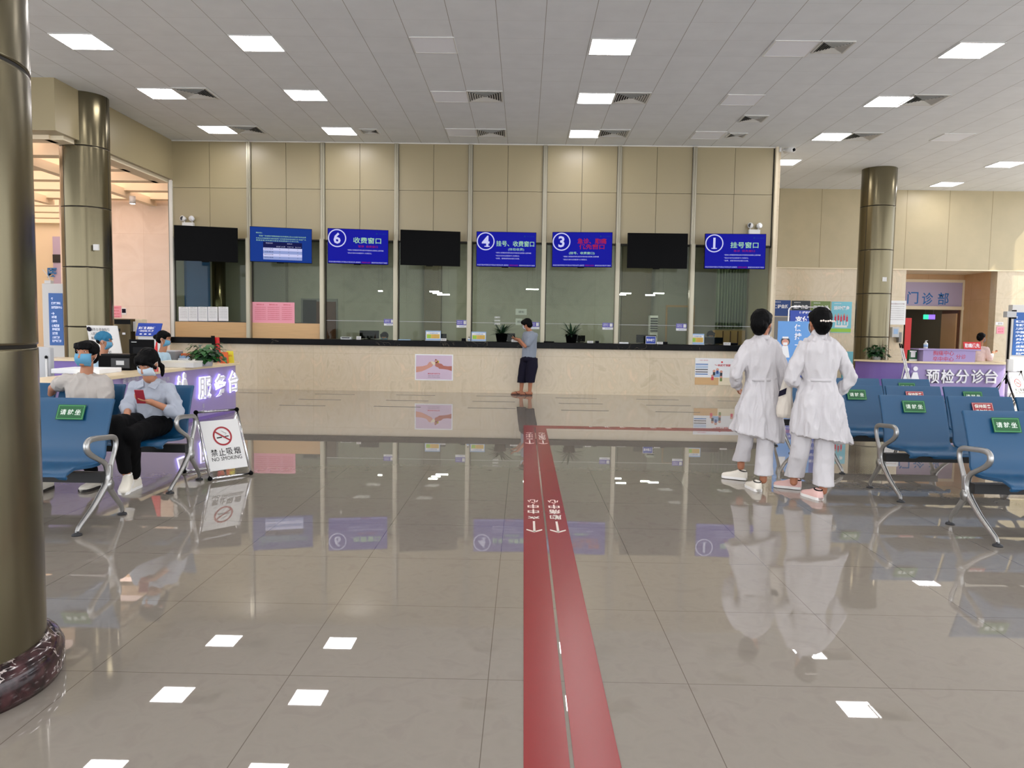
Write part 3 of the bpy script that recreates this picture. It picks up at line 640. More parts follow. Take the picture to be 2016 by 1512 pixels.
# white notices, bay 1, and the pink notice, bay 2
for k, (x0, x1) in enumerate(((352, 370.5), (371, 389), (390, 408.5), (409.5, 428.5), (430, 449.5))):
    c, w_, h_ = pan(x0, 604, x1, 632, GY-0.012); b = MB(); sheet(b, c, w_, h_, 'paper', 0.003)
    T_(b, '收费公示', c, 0, h_*0.42, w_*0.6, 0.018, 'ink')
    for j in range(6): T_(b, '门诊检查治疗项目价格', c, 0, h_*0.3-0.035*j, w_*0.8, 0.014, 'ink')
    tag(b.build('notice_sheet', loc=c), 'white printed notice on the left glass, %s from the left of five' % ('first', 'second', 'third', 'fourth', 'last')[k], 'notice', 'white notices on the first glass')
c, w_, h_ = pan(497, 595, 580, 636, GY-0.012); b = MB(); sheet(b, c, w_, h_, 'paper_pink', 0.003)
for u, wd in ((-0.31, 0.26), (0.0, 0.28), (0.32, 0.24)):
    T_(b, '缴费须知公告', c, u*w_, h_*0.38, w_*wd*0.7, 0.03, 'ink_red')
    for j in range(7): T_(b, '请各位患者按照医院规定办理相关手续', c, u*w_, h_*0.25-0.043*j, w_*wd, 0.017, 'ink_red')
tag(b.build('notice_sheet', loc=c), 'wide pink notice stuck to the glass above the second wooden board', 'notice')
# payment stickers on the glass
for k, (x0, y0, x1, y1, lb) in enumerate(((756, 628, 776, 641, 'left of the second grey mullion'), (899, 630, 919, 645, 'left of the window 4 mullion'), (1041, 634, 1062, 648, 'behind the man in grey'), (1186, 635.5, 1207, 649, 'below screen 3'), (1331, 637, 1352, 651, 'right of the standing air conditioner'))):
    c, w_, h_ = pan(x0, y0, x1, y1, GY-0.012); b = MB(); sheet(b, c, w_, h_, 'paper', 0.003)
    R_(b, c, 0, h_*0.16, w_, h_*0.66, 'sign_violet'); T_(b, '扫码支付', c, -w_*0.18, h_*0.28, w_*0.5, 0.03, 'letter_white'); T_(b, '医保电子凭证', c, -w_*0.18, h_*0.05, w_*0.5, 0.022, 'letter_white'); R_(b, c, w_*0.31, h_*0.17, w_*0.26, h_*0.46, 'paper', 2); T_(b, '移动支付', c, 0, -h_*0.34, w_*0.5, 0.022, 'ink_blue')
    tag(b.build('payment_sticker', loc=c), 'small purple and white payment sticker on the glass '+lb, 'sticker', 'payment stickers on the glass')
# faint notices behind window 4
for k, (x0, y0, x1, y1, lb) in enumerate(((1015, 608, 1037, 620, 'pale paper behind the glass, above the man in grey'), (1015, 627, 1028, 640, 'small pale paper behind the glass beside the man\'s head'), (973, 622, 985, 640, 'narrow column of white lettering on the glass above the left plant'))):
    c, w_, h_ = pan(x0, y0, x1, y1, GY-0.012 if k == 2 else 17.4); b = MB()
    if k < 2: c.y = 19.745; c2, w_, h_ = pan(x0, y0, x1, y1, 19.745); c = c2; sheet(b, c, w_, h_, 'paper', 0.003); T_(b, '通知', c, 0, 0, w_*0.5, h_*0.4, 'ink')
    else:
        sheet(b, c, 0.02, 0.02, 'clear_plastic', 0.002)
        for j, s_ in enumerate(('温馨提示', '请排队等候', '保持距离')): T_(b, s_, c, 0, h_*0.35-0.07*j, w_*0.95, 0.04, 'letter_white')
    tag(b.build('paper_notice', loc=c), lb, 'notice')
# hands poster on the counter front
c, w_, h_ = pan(817, 697.5, 892, 749, 16.498); b = MB(); sheet(b, c, w_, h_, 'paper', 0.006); c = c-UY*0.003
R_(b, c, 0, 0, w_*0.94, h_*0.92, 'poster_pink')
def blob(b, c, pts, mat, k): b.add([c+UX*u*w_+UZ*v*h_-UY*(0.004+0.001*k) for u, v in pts], [tuple(range(len(pts)))], mat)
blob(b, c, [(-0.47, -0.2), (-0.47, 0.02), (-0.3, 0.04), (-0.18, 0.09), (-0.13, 0.2), (-0.08, 0.22), (-0.06, 0.14), (-0.02, 0.1), (-0.05, 0.03), (-0.12, -0.02), (-0.2, -0.08), (-0.32, -0.16)][::-1], 'poster_skin', 2)
blob(b, c, [(0.47, -0.13), (0.36, -0.08), (0.25, -0.06), (0.14, -0.05), (0.11, 0.0), (0.04, 0.04), (0.02, 0.13), (0.06, 0.25), (0.12, 0.27), (0.13, 0.16), (0.2, 0.14), (0.25, 0.07), (0.36, 0.05), (0.47, 0.06)], 'poster_skin2', 2)
for u, v, rr, m_ in ((0.06, 0.24, 0.055, 'poster_skin'), (0.0, 0.15, 0.05, 'cream'), (0.07, 0.16, 0.045, 'poster_skin2'), (0.11, 0.22, 0.03, 'yellow'), (0.045, 0.3, 0.02, 'poster_skin2'), (-0.05, 0.2, 0.03, 'cream')):
    b.disc(c+UX*u*w_+UZ*v*h_-UY*0.0075, UX, UZ, rr*h_*1.2, m_, 14, th=0.001)
T_(b, '携手抗疫 共渡难关', c, 0, -h_*0.24, w_*0.32, 0.028, 'ink_red', 4, 0.02); T_(b, '勤洗手 戴口罩 多通风', c, 0, -h_*0.32, w_*0.3, 0.016, 'ink', 4); T_(b, '关爱生命 关注健康 从我做起', c, 0, -h_*0.38, w_*0.32, 0.016, 'ink', 4)
tag(b.build('poster', loc=c), 'white-bordered lilac poster of two joining hands on the counter front', 'poster')
# information poster on the counter front
c, w_, h_ = pan(1368, 705.5, 1462, 758, 16.498); b = MB(); sheet(b, c, w_, h_, 'paper', 0.006); c = c-UY*0.003
R_(b, c, -w_*0.25, -h_*0.36, w_*0.5, h_*0.28, 'wood'); R_(b, c, w_*0.25, -h_*0.36, w_*0.5, h_*0.28, 'cream')
for k, (v, m_) in enumerate(((0.27, 'ink_blue'), (0.20, 'card_blue'), (0.14, 'card_blue'), (0.07, 'ink'), (-0.02, 'ink'), (-0.10, 'ink_blue'))): R_(b, c, -w_*0.36, h_*v, w_*0.26, h_*0.035, m_)
T_(b, '一次就诊 便民服务', c, -w_*0.33, h_*0.42, w_*0.2, 0.02, 'ink_red'); T_(b, '“一站式”便民服务', c, w_*0.1, h_*0.24, w_*0.38, 0.05, 'ink_red', 2, 0.03)
for u, v, m1 in ((-0.1, 0.02, 'poster_dark'), (-0.03, 0.08, 'poster_navy'), (0.05, 0.0, 'poster_dark'), (-0.13, -0.16, 'poster_red'), (0.05, -0.2, 'poster_green'), (0.3, -0.15, 'poster_red'), (0.36, -0.05, 'orange')):
    b.disc(c+UX*u*w_+UZ*v*h_-UY*0.0065, UX, UZ, 0.03, 'poster_skin', 14, th=0.001); R_(b, c, u*w_, v*h_-0.055, 0.05, 0.07, m1, 4)
R_(b, c, -w_*0.03, -h_*0.1, w_*0.14, h_*0.2, 'card_blue', 2); b.disc(c+UX*w_*0.06+UZ*h_*0.36-UY*0.006, UX, UZ, 0.02, 'red', 12, th=0.001)
tag(b.build('poster', loc=c), 'colourful information poster on the counter front, partly behind the left nurse', 'poster')

# ------------------------------------------------------------------ things on the counter
TZ = 1.10
def monitor(label, px0, px1, top, Y, back=True, base=TZ, extra=None, cat='monitor', grp='monitors on the counter'):
    a = aY(px0, top, Y); c = aY(px1, top, Y); w_ = c.x-a.x; x = (a.x+c.x)/2
    t = thing('computer_monitor', label, cat, (x, Y, base), grp)
    b = MB(); b.box((x-w_/2, Y-0.01, base+0.02), (x+w_/2, Y+0.03, a.z), 'matt_black'); b.box((x-w_*0.35, Y-0.03, base+0.1), (x+w_*0.35, Y-0.01, a.z-0.06), 'matt_black'); b.build('housing', t, bevel=0.004)
    b = MB(); b.box((x-0.03, Y-0.02, base), (x+0.03, Y-0.0, base+0.15), 'matt_black'); b.box((x-0.11, Y-0.08, base), (x+0.11, Y+0.06, base+0.012), 'matt_black'); b.build('stand', t, bevel=0.003)
    b = MB(); b.rect((x, Y+0.031, (base+0.05+a.z)/2), -UX, UZ, w_-0.03, a.z-base-0.08, 'card_blue'); b.build('screen', t)
    if extra: extra(t, x, Y, a.z, w_)
    return t
monitor('black computer monitor on the counter below screen 6', 708, 746, 650.5, 16.98)
monitor('dark monitor on the counter beside the plant and the man in grey', 990, 1014, 656, 17.12)
monitor('black monitor on the counter below the switched-off screen next to screen 1', 1253, 1291, 659, 17.0)
monitor('black monitor in front of the clerk under screen 1', 1388, 1423, 664, 16.9)
monitor('black monitor right of the plant under screen 3', 1127, 1152, 660, 17.12)
monitor('small dark monitor right of the fee card under the black screen between 6 and 4', 867, 879, 657, 16.95)
def smallbox(name, label, cat, x0, y0, x1, Y, mat, d=0.1, extra=None, grp=None, base=TZ, bev=0.006):
    a = aY(x0, y0, Y); c = aY(x1, y0, Y); t = thing(name, label, cat, ((a.x+c.x)/2, Y, base), grp)
    b = MB(); b.box((a.x, Y-d/2, base), (c.x, Y+d/2, a.z), mat); b.build('body', t, bevel=bev)
    if extra: extra(t, a, c, Y-d/2, a.z)
    return t
def prn(t, a, c, y, z):
    b = MB(); b.box((a.x+0.02, y-0.03, z-0.05), (c.x-0.02, y, z-0.04), 'paper'); b.box((a.x+0.03, y-0.004, z-0.03), (c.x-0.03, y, z-0.012), 'black'); b.build('paper_tray', t)
smallbox('receipt_printer', 'white and navy receipt printer left of the monitor below screen 6', 'printer', 672, 663, 693, 16.75, 'light_grey', 0.18, prn)
smallbox('paper_tray', 'pale blue plastic tray on the counter under the black screen between 6 and 4', 'tray', 785, 668, 808, 16.7, 'card_blue', 0.2, None)
def pos(t, a, c, y, z):
    b = MB(); b.box((a.x+0.01, y-0.004, z-0.05), (c.x-0.01, y, z-0.01), 'screen_off'); b.build('display', t)
for x0, y0, x1, lb in ((909, 666, 917, 'small black cube device left of the sanitiser bottle'), (1172, 671, 1179, 'small navy device beside the white stand under screen 3'), (1306, 673, 1314, 'small navy device right of the blue sign'), (1437, 675, 1452, 'navy device at the right end of the counter')):
    smallbox('card_reader', lb, 'card reader', x0, y0, x1, 16.68, 'navy', 0.08, pos, 'card readers on the counter')
def bottle(label, px, py_top, Y, base=TZ, body='white', cap='matt_black', r=0.03):
    top = aY(px, py_top, Y); h = top.z-base; t = thing('sanitiser_bottle', label, 'bottle', (top.x, Y, base))
    MB().lathe([(r*0.9, 0), (r, 0.01), (r, h*0.62), (r*0.5, h*0.74), (r*0.35, h*0.78)], (top.x, Y, base), 20, body).build('body', t)
    b = MB(); b.lathe([(r*0.5, h*0.76), (r*0.5, h*0.85), (r*0.2, h*0.86), (r*0.2, h*0.97)], (top.x, Y, base), 16, cap); b.box((top.x-r*0.35, Y-0.05, base+h*0.95), (top.x+r*0.35, Y+0.012, base+h), cap); b.build('pump', t)
    b = MB(); b.cyl((top.x, Y, base+h*0.2), (top.x, Y, base+h*0.5), r+0.001, None, 'card_blue', 20); b.build('bottle_label', t)
bottle('small white bottle with black pump in front of the window 4 mullion', 923.5, 663, 16.6)
def tent(label, x0, y0, x1, Y=16.62, txt='微信', base=TZ):
    a = aY(x0, y0, Y); c = aY(x1, y0, Y); w_ = c.x-a.x; h_ = a.z-base; x = (a.x+c.x)/2; t = thing('payment_stand', label, 'stand', (x, Y, base), 'white code stands on the counter')
    b = MB(); b.obox((x, Y-0.012, base+h_/2), UX, Vector((0, 0.2, 1)), Vector((0, -1, 0.2)), w_, h_, 0.006, 'white'); b.build('front_panel', t)
    b = MB(); b.obox((x, Y+0.03, base+h_*0.42), UX, Vector((0, -0.4, 1)), Vector((0, 1, 0.4)), w_*0.8, h_*0.9, 0.005, 'light_grey'); b.build('rear_support', t)
    b = MB(); b.text(txt, (x, Y-0.019, base+h_*0.62), UX, Vector((0, 0.2, 1)), w_*0.7, h_*0.25, 'ink', 0.002); b.text('扫码付', (x, Y-0.024, base+h_*0.3), UX, Vector((0, 0.2, 1)), w_*0.7, h_*0.18, 'ink', 0.002); b.build('lettering', t)
tent('white stand left of the monitor below screen 6', 702, 662, 711); tent('white stand in front of the small dark monitor', 868, 666, 879); tent('white stand right of the plant under screen 4', 1007, 668, 1024); tent('white stand right of the monitor under screen 3', 1156, 671, 1168)
tent('white stand right of the blue sign under the black screen', 1293, 673, 1305); tent('white stand right of the clerk\'s monitor under screen 1', 1424, 674, 1438)
def feecard(label, x0, y0, x1, y1, Y=16.66, extra=True):
    c, w_, h_ = pan(x0, y0, x1, y1, Y); h_ = c.z+h_/2-TZ; c.z = TZ+h_/2; t = thing('fee_card', label, 'display card', (c.x, Y, TZ), 'fee cards on the counter'); b = MB(); sheet(b, c, w_, h_, 'card_blue', 0.006)
    c2 = c-UY*0.003; R_(b, c2, 0, h_*0.04, w_*0.92, h_*0.68, 'paper'); R_(b, c2, 0, -h_*0.06, w_*0.86, h_*0.42, 'card_yellow', 2); R_(b, c2, -w_*0.28, -h_*0.08, w_*0.24, h_*0.34, 'card_green', 3); T_(b, '门诊缴费流程', c2, 0, h_*0.25, w_*0.6, 0.03, 'ink_blue', 3)
    for j in range(3): T_(b, '一卡通 自助缴费 更方便', c2, w_*0.12, h_*0.06-0.03*j, w_*0.5, 0.016, 'ink_red', 4)
    b.build('card_panel', t); b = MB(); b.box((c.x-w_/2, Y-0.06, TZ), (c.x+w_/2, Y+0.05, TZ+0.012), 'clear_plastic'); b.build('base', t)
feecard('green and yellow fee card under the black screen between 6 and 4', 838, 651, 868, 673.5); feecard('green and yellow fee card beside the sanitiser bottle under screen 4', 928, 653, 957, 675); feecard('yellow fee card left of the clerk under screen 1', 1360, 657, 1386, 681)
c, w_, h_ = pan(1271, 664, 1291, 679, 16.62); c.z = TZ+h_/2+0.004; b = MB(); sheet(b, c, w_, h_, 'white', 0.008); c2 = c-UY*0.005; R_(b, c2, 0, 0, w_*0.93, h_*0.9, 'banner_royal'); T_(b, '暂停服务', c2, 0, 0, w_*0.8, h_*0.35, 'letter_white', 3, 0.02); c.z=c.z; b.box((c.x-w_*0.3, 16.60, TZ), (c.x+w_*0.3, 16.66, TZ+0.01), 'white')
tag(b.build('window_sign', loc=(c.x, 16.62, TZ)), 'small blue sign with white lettering and white rim on the counter', 'sign')
tag(MB().box((aY(1218, 676, 16.7).x, 16.6, TZ), (aY(1236, 676, 16.7).x, 16.75, TZ+0.03), 'paper').build('paper_stack', loc=(aY(1226, 676, 16.7).x, 16.7, TZ)), 'low stack of white papers left of the black monitor on the counter', 'papers')
for x0, x1, lb in ((1070, 1090, 'dark flat stapler on the counter right of the man in grey'),):
    a = aY(x0, 680, 16.8); c = aY(x1, 680, 16.8); tag(MB().box((a.x, 16.56, TZ), (c.x, 16.70, TZ+0.025), 'matt_black').build('desk_tool', loc=((a.x+c.x)/2, 16.8, TZ), bevel=0.006), lb, 'desk tool')
def leaf(b, p, d, ln, wd, mat, droop=0.5):
    """one curved blade starting at p"""
    d = Vector(d).normalized(); side = d.cross(UZ)
    if side.length < 0.05: side = UX.copy()
    side.normalize(); L_ = []; Rr_ = []; n = 5; q = Vector(p)
    for i in range(n+1):
        t = i/n; wv = wd*math.sin(math.pi*min(1, 0.12+0.88*t))**0.8 if t < 1 else 0.001
        up = side.cross(d).normalized()
        L_.append(q+side*wv/2+up*wv*0.12); Rr_.append(q-side*wv/2+up*wv*0.12)
        q = q+d*ln/n; d = (d-UZ*droop/n).normalized()
    k = len(L_); b.add(L_+Rr_, [(i, i+1, i+1+k, i+k) for i in range(k-1)], mat, True)
def blade_plant(label, x, Y, ztop, base, n, ln, potr, grp, mat='leaf_dark'):
    t = thing('potted_plant', label, 'plant', (x, Y, base), grp)
    ph = potr*1.35; b = MB(); b.lathe([(potr*0.75, 0), (potr, ph), (potr*1.02, ph), (potr*0.92, ph-0.01), (potr*0.9, ph-0.03), (0.001, ph-0.03)], (x, Y, base), 24, 'matt_black'); b.build('pot', t)
    b = MB()
    for i in range(n):
        a = 2*math.pi*i*0.618; e = R(random.uniform(8, 70)); L = ln*random.uniform(0.7, 1.1)
        leaf(b, (x+0.02*math.cos(a), Y+0.02*math.sin(a), base+ph-0.03), (math.cos(a)*math.cos(e), math.sin(a)*math.cos(e), math.sin(e)), L, L*0.13, mat, 0.7)
    b.build('leaves', t)
q = aY(988, 662, 16.9); blade_plant('spiky green plant in black pot left of the man in grey', q.x, 16.72, 0, TZ, 46, 0.36, 0.135, 'plants on the counter')
q = aY(1124, 662, 16.9); blade_plant('spiky green plant in black pot under screen 3', q.x, 16.72, 0, TZ, 46, 0.36, 0.135, 'plants on the counter')
# emergency lights over the end screens
def emergency(label, px, py, Y=16.70):
    q = aY(px, py, Y); t = thing('emergency_light', label, 'emergency light', (q.x, Y, q.z), 'twin-head emergency lights')
    b = MB(); b.box((q.x-0.12, Y-0.03, q.z-0.16), (q.x+0.12, Y+0.06, q.z), 'white'); b.build('battery_box', t, bevel=0.008)
    for s in (-1, 1):
        b = MB(); b.cyl((q.x+s*0.085, Y+0.02, q.z), (q.x+s*0.085, Y+0.02, q.z+0.05), 0.012, None, 'white', 10); b.cyl((q.x+s*0.085, Y+0.04, q.z+0.075), (q.x+s*0.10, Y-0.05, q.z+0.08), 0.045, 0.06, 'white', 20); b.disc((q.x+s*0.10, Y-0.0505, q.z+0.08), UX, UZ, 0.045, 'chrome' if s > 0 else 'dark_grey', 20); b.build('lamp_head', t)
emergency('white twin-head emergency light above the leftmost black screen', 370, 438); emergency('white twin-head emergency light above screen 1', 1485, 452)
# ------------------------------------------------------------------ back office
OY = 19.74
def officething(name, label, cat, x0, y0, x1, y1, Y, mat, d=0.05, kind=None):
    a = aY(x0, y0, Y); c = aY(x1, y1, Y); z0 = max(0.0, min(a.z, c.z)); o = MB().box((a.x, Y-d, z0), (c.x, Y, max(a.z, c.z)), mat).build(name, loc=((a.x+c.x)/2, Y, z0))
    return tag(o, label, cat) if kind is None else structure(o)
d2 = structure(MB().box((aY(593, 588, OY).x, OY-0.03, 0), (aY(665, 588, OY).x, OY, aY(630, 588, OY).z), 'grey').build('door_2'))
MB().box((aY(597, 592, OY).x, OY-0.04, 0), (aY(624, 592, OY).x, OY-0.03, aY(630, 591, OY).z), 'dark_grey').build('opening', d2)  # solid dark slab stands in for the shade of the open doorway
MB().box((aY(624, 592, OY).x, OY-0.07, 0), (aY(662, 592, OY).x, OY-0.03, aY(640, 594, OY).z), 'wood_dark').build('door_leaf', d2)
d3 = structure(MB().box((aY(1311, 600, OY).x, OY-0.03, 0), (aY(1368, 600, OY).x, OY, aY(1335, 601, OY).z), 'wall_tan').build('door_3'))
MB().box((aY(1314, 604, OY).x, OY-0.05, 0), (aY(1360, 604, OY).x, OY-0.03, aY(1335, 605, OY).z), 'wall_grey').build('door_leaf', d3)
b = MB(); b.box((-7.598, 17.26, 0), (-7.54, 18.55, 3.3), 'blue_panel'); tag(b.build('blue_partition', loc=(-7.57, 17.8, 0)), 'tall blue partition behind the leftmost counter glass', 'partition')
b = MB(); b.lathe([(0.2, 0), (0.2, 3.5)], (aY(428, 600, 19.0).x, 19.0, 0), 32, 'steel'); tag(b.build('office_column', loc=(aY(428, 600, 19.0).x, 19.0, 0)), 'slim metal column beside the blue partition behind the glass', 'column')
for x0, x1, y, lb, m_ in ((497, 562, 19.5, 'dark pillar behind the pink notice', 'wall_grey'), (835, 868, 19.5, 'dark pillar behind the glass under the black screen between 6 and 4', 'corridor'), (1224, 1282, 19.5, 'grey pillar behind the glass under the switched-off screen next to screen 1', 'corridor'), (440, 490, 19.4, 'grey wall pier behind the white notices', 'wall_grey')):
    a = aY(x0, 600, y); c = aY(x1, 600, y); tag(MB().box((a.x, y, 0), (c.x, y+0.24, 3.5), m_).build('office_pillar', loc=((a.x+c.x)/2, y, 0)), lb, 'pillar')
b = MB(); x0 = aY(1411, 600, 18.4).x; x1 = 5.25; n = 60; P = [[Vector((x0+(x1-x0)*i/n, 18.45+0.05*math.sin(i*1.1), z)) for i in range(n+1)] for z in (1.45, 3.45)]
b.add(P[0]+P[1], [(i, i+1, i+n+2, i+n+1) for i in range(n)], 'curtain', True); o = b.build('office_curtain', loc=((x0+x1)/2, 18.45, 1.45)); sld = o.modifiers.new('s', 'SOLIDIFY'); sld.thickness = 0.01; tag(o, 'pale green hanging curtain behind the glass under screen 1', 'curtain')
b = MB(); b.box((x0, 18.42, 0), (x1, 18.7, 1.42), 'wood'); [b.box((x0+(x1-x0)*k/4-0.01, 18.4, 0.1), (x0+(x1-x0)*k/4+0.01, 18.42, 1.4), 'wood_dark') for k in range(1, 4)]; tag(b.build('wooden_cabinet', loc=((x0+x1)/2, 18.5, 0)), 'low wooden cabinets below the curtain under screen 1', 'cabinet')
# standing air conditioner
a = aY(1280, 621, 19.0); c = aY(1296, 621, 19.0); t = thing('air_conditioner', 'white standing air conditioner behind the glass with dark louvres', 'air conditioner', ((a.x+c.x)/2, 19.0, 0))
MB().box((a.x, 19.0, 0), (c.x, 19.25, a.z), 'white').build('cabinet', t, bevel=0.01)
b = MB()
for k in range(6): b.box((a.x+0.01, 18.985, a.z-0.09-0.06*k), (c.x-0.01, 19.0, a.z-0.06-0.06*k), 'dark_grey')
b.build('louvre', t); b = MB(); b.box((a.x+0.08, 18.99, a.z-0.55), (c.x-0.03, 19.0, a.z-0.48), 'ink'); b.build('control_panel', t)
# reflections in the counter glass, modelled as glowing bars hung in the office
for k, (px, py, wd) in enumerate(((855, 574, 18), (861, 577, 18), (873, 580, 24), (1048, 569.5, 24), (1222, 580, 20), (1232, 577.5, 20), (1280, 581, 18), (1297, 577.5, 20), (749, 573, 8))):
    Yk = 18.2+0.13*(k % 5); q = aY(px, py, Yk); ww = wd/FP*Yk; t = thing('reflection_bar', 'thin white reflection in the counter glass, built as a hanging bar, %s from the left' % ('second', 'third', 'fourth', 'fifth', 'sixth', 'seventh', 'eighth', 'last', 'first')[k], 'reflection', (q.x, Yk, q.z), 'reflections in the counter glass')
    MB().box((q.x-ww/2, Yk-0.03, q.z-0.012), (q.x+ww/2, Yk+0.03, q.z+0.012), 'lamp_on').build('tube', t)  # glowing bar imitating a reflection, no lamp hangs here
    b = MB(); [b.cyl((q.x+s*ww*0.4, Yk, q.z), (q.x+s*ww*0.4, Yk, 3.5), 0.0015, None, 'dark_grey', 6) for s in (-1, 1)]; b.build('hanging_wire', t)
for k, x in enumerate((-5.2, -1.6, 2.2)):  # added lamps, out of view, to light the office and its clerks
    t = thing('office_fill_light', 'added unseen square fill light in the office behind the counter glass, %s' % ('left', 'centre', 'right')[k], 'ceiling light', (x, 17.5, 3.5)); MB().box((x-0.3, 17.2, 3.485), (x+0.3, 17.8, 3.5), 'fill_office').build('diffuser', t); MB().box((x-0.32, 17.18, 3.49), (x+0.32, 17.82, 3.5), 'white').build('frame', t)
# ------------------------------------------------------------------ waiting benches
def seat_mesh():
    """moulded shell: seat lip, seat pan, crease, backrest; notched skirt under the lip"""
    W = 0.575; nx = 24; prof = [(-0.055, 0.375), (-0.065, 0.398), (-0.055, 0.418), (-0.02, 0.432), (0.05, 0.434), (0.15, 0.424), (0.26, 0.414), (0.35, 0.413), (0.395, 0.425), (0.42, 0.455), (0.44, 0.53), (0.47, 0.62), (0.51, 0.72), (0.555, 0.82), (0.575, 0.855)]
    b = MB(); rows = []
    for i in range(nx+1):
        x = W*i/nx; row = []
        e = min(x, W-x)
        arch = max(0.0, 1-((e-0.12)/0.075)**2)
        for j, (y, z) in enumerate(prof):
            dz = 0; dy = 0
            if j == 0: dz = 0.03*arch; dy = 0.005
            if j <= 3: dy += 0.012*(2*abs(x/W-0.5))**3
            if 3 < j < 10: dz += 0.012*(2*abs(x/W-0.5))**4
            if j >= 10: dy -= 0.012*(2*abs(x/W-0.5))**3
            row.append(Vector((x, y+dy, z+dz)))
        rows.append(row)
    m_ = len(prof); P = [p for r in rows for p in r]; F = [(i*m_+j, (i+1)*m_+j, (i+1)*m_+j+1, i*m_+j+1) for i in range(nx) for j in range(m_-1)]
    b.add(P, F, 'seat_blue', True)
    me = b.mesh('seat'); tmp = bpy.data.objects.new('tmp', me); COL.objects.link(tmp)
    so = tmp.modifiers.new('s', 'SOLIDIFY'); so.thickness = 0.022; so.offset = -1
    bv = tmp.modifiers.new('b', 'BEVEL'); bv.width = 0.006; bv.segments = 2; bv.limit_method = 'ANGLE'; bv.angle_limit = R(60)
    dg = bpy.context.evaluated_depsgraph_get(); dg.update(); out = bpy.data.meshes.new_from_object(tmp.evaluated_get(dg)); bpy.data.objects.remove(tmp); out.name = 'seat'
    return out
def sticker(kind):
    b = MB(); u = UX; v = Vector((0, 0.11, 0.22)).normalized(); n = u.cross(v)
    c = Vector((0.29, 0.518, 0.752)) + n*0.012
    if kind == 'green':
        b.obox(c, u, v, n, 0.20, 0.115, 0.002, 'sticker_green'); b.rect(c, u, v, 0.186, 0.101, 'sticker_line', 0.0016); b.rect(c, u, v, 0.180, 0.095, 'sticker_green', 0.002)
        for k, ch in enumerate('请就坐'): b.text(ch, c+u*0.053*(k-1), u, v, 0.042, 0.042, 'sticker_text', 0.0024, 0.01)
    else:
        b.obox(c-v*0.012, u, v, n, 0.185, 0.12, 0.002, 'sticker_red'); b.rect(c-v*0.012, u, v, 0.175, 0.11, 'sticker_text', 0.0016); b.rect(c-v*0.012, u, v, 0.171, 0.106, 'sticker_red', 0.002)
        b.text('保持距离', c+v*0.013, u, v, 0.145, 0.036, 'sticker_text', 0.0024, 0.012); b.text('请勿就坐', c-v*0.036, u, v, 0.145, 0.036, 'sticker_text', 0.0024, 0.012)
    return b.mesh('sticker')
SEAT, STK = seat_mesh(), {'green': sticker('green'), 'red': sticker('red')}
def frame_mesh():
    b = MB()
    loop = [(0.395, 0.30), (0.385, 0.38), (0.35, 0.425), (0.27, 0.465), (0.19, 0.505), (0.145, 0.545), (0.145, 0.585), (0.185, 0.607), (0.27, 0.607), (0.37, 0.598), (0.46, 0.590), (0.505, 0.572), (0.515, 0.535), (0.50, 0.49), (0.465, 0.43), (0.435, 0.37), (0.42, 0.30)]
    rr = [0.026, 0.024, 0.019, 0.019, 0.021, 0.025, 0.024, 0.022, 0.02, 0.019, 0.019, 0.021, 0.021, 0.019, 0.019, 0.022, 0.026]
    def sm(pts, rad, n=4):
        P = [Vector((0, y, z)) for y, z in pts]; out = []; ro = []
        for i in range(len(P)-1):
            p0 = P[max(0, i-1)]; p1 = P[i]; p2 = P[i+1]; p3 = P[min(len(P)-1, i+2)]
            for k in range(n):
                t = k/n; out.append(0.5*((2*p1)+(p2-p0)*t+(2*p0-5*p1+4*p2-p3)*t*t+(3*p1-p0-3*p2+p3)*t**3)); ro.append(rad[i]*(1-t)+rad[i+1]*t)
        return out+[P[-1]], ro+[rad[-1]]
    for pts, rad in ((loop, rr), ([(0.41, 0.40), (0.405, 0.30), (0.385, 0.24), (0.30, 0.19), (0.0, 0.0)][:1]+[(0.40, 0.33), (0.375, 0.27), (0.32, 0.225), (0.21, 0.145), (0.10, 0.085), (0.035, 0.05), (0.012, 0.03), (0.005, 0.018)], [0.028, 0.03, 0.03, 0.026, 0.023, 0.02, 0.019, 0.016, 0.015]),
                     ([(0.40, 0.30), (0.41, 0.25), (0.44, 0.205), (0.50, 0.14), (0.555, 0.085), (0.575, 0.055), (0.58, 0.03), (0.582, 0.018)], [0.028, 0.028, 0.024, 0.021, 0.019, 0.017, 0.015, 0.014])):
        p, r = sm(pts, rad); b.tube(p, r, 'alu', 12, flat=((1, 0, 0), 0.8))
    b.cyl((-0.027, 0.395, 0.262), (0.027, 0.395, 0.262), 0.042, None, 'alu', 6)
    return b.mesh('armrest_frame')
FRM = frame_mesh()
fb = MB(); fb.lathe([(0.012, 0.03), (0.014, 0.016), (0.03, 0.012), (0.033, 0.0)], (0, 0, 0), 20, 'dark_grey'); FOOT = fb.mesh('foot')
bb = MB(); bb.box((0.0, 0.30, 0.29), (1.86, 0.37, 0.36), 'beam_black'); BEAM = bb.mesh('beam')
kb = MB(); kb.box((-0.02, 0.10, 0.355), (0.02, 0.42, 0.385), 'beam_black'); BRK = kb.mesh('seat_bracket')
def bench(x, y, label, stk):
    t = thing('waiting_bench', label, 'bench', (x, y, 0), 'blue three-seat benches')
    for k in range(3):
        s = link('seat', SEAT, t); s.location = (0.033+0.61*k, 0, 0)
        if stk[k]: st = link('sticker', STK[stk[k]], s); st['label'] = stk[k]+' printed sticker'
        g = link('seat_bracket', BRK, t); g.location = (0.32+0.61*k, 0, 0)
    link('beam', BEAM, t)
    for xx in (0.0, 1.86):
        f = link('armrest_frame', FRM, t); f.location = (xx, 0, 0)
        for yy in (0.005, 0.582): g = link('foot', FOOT, f); g.location = (0, yy, 0)
    return t
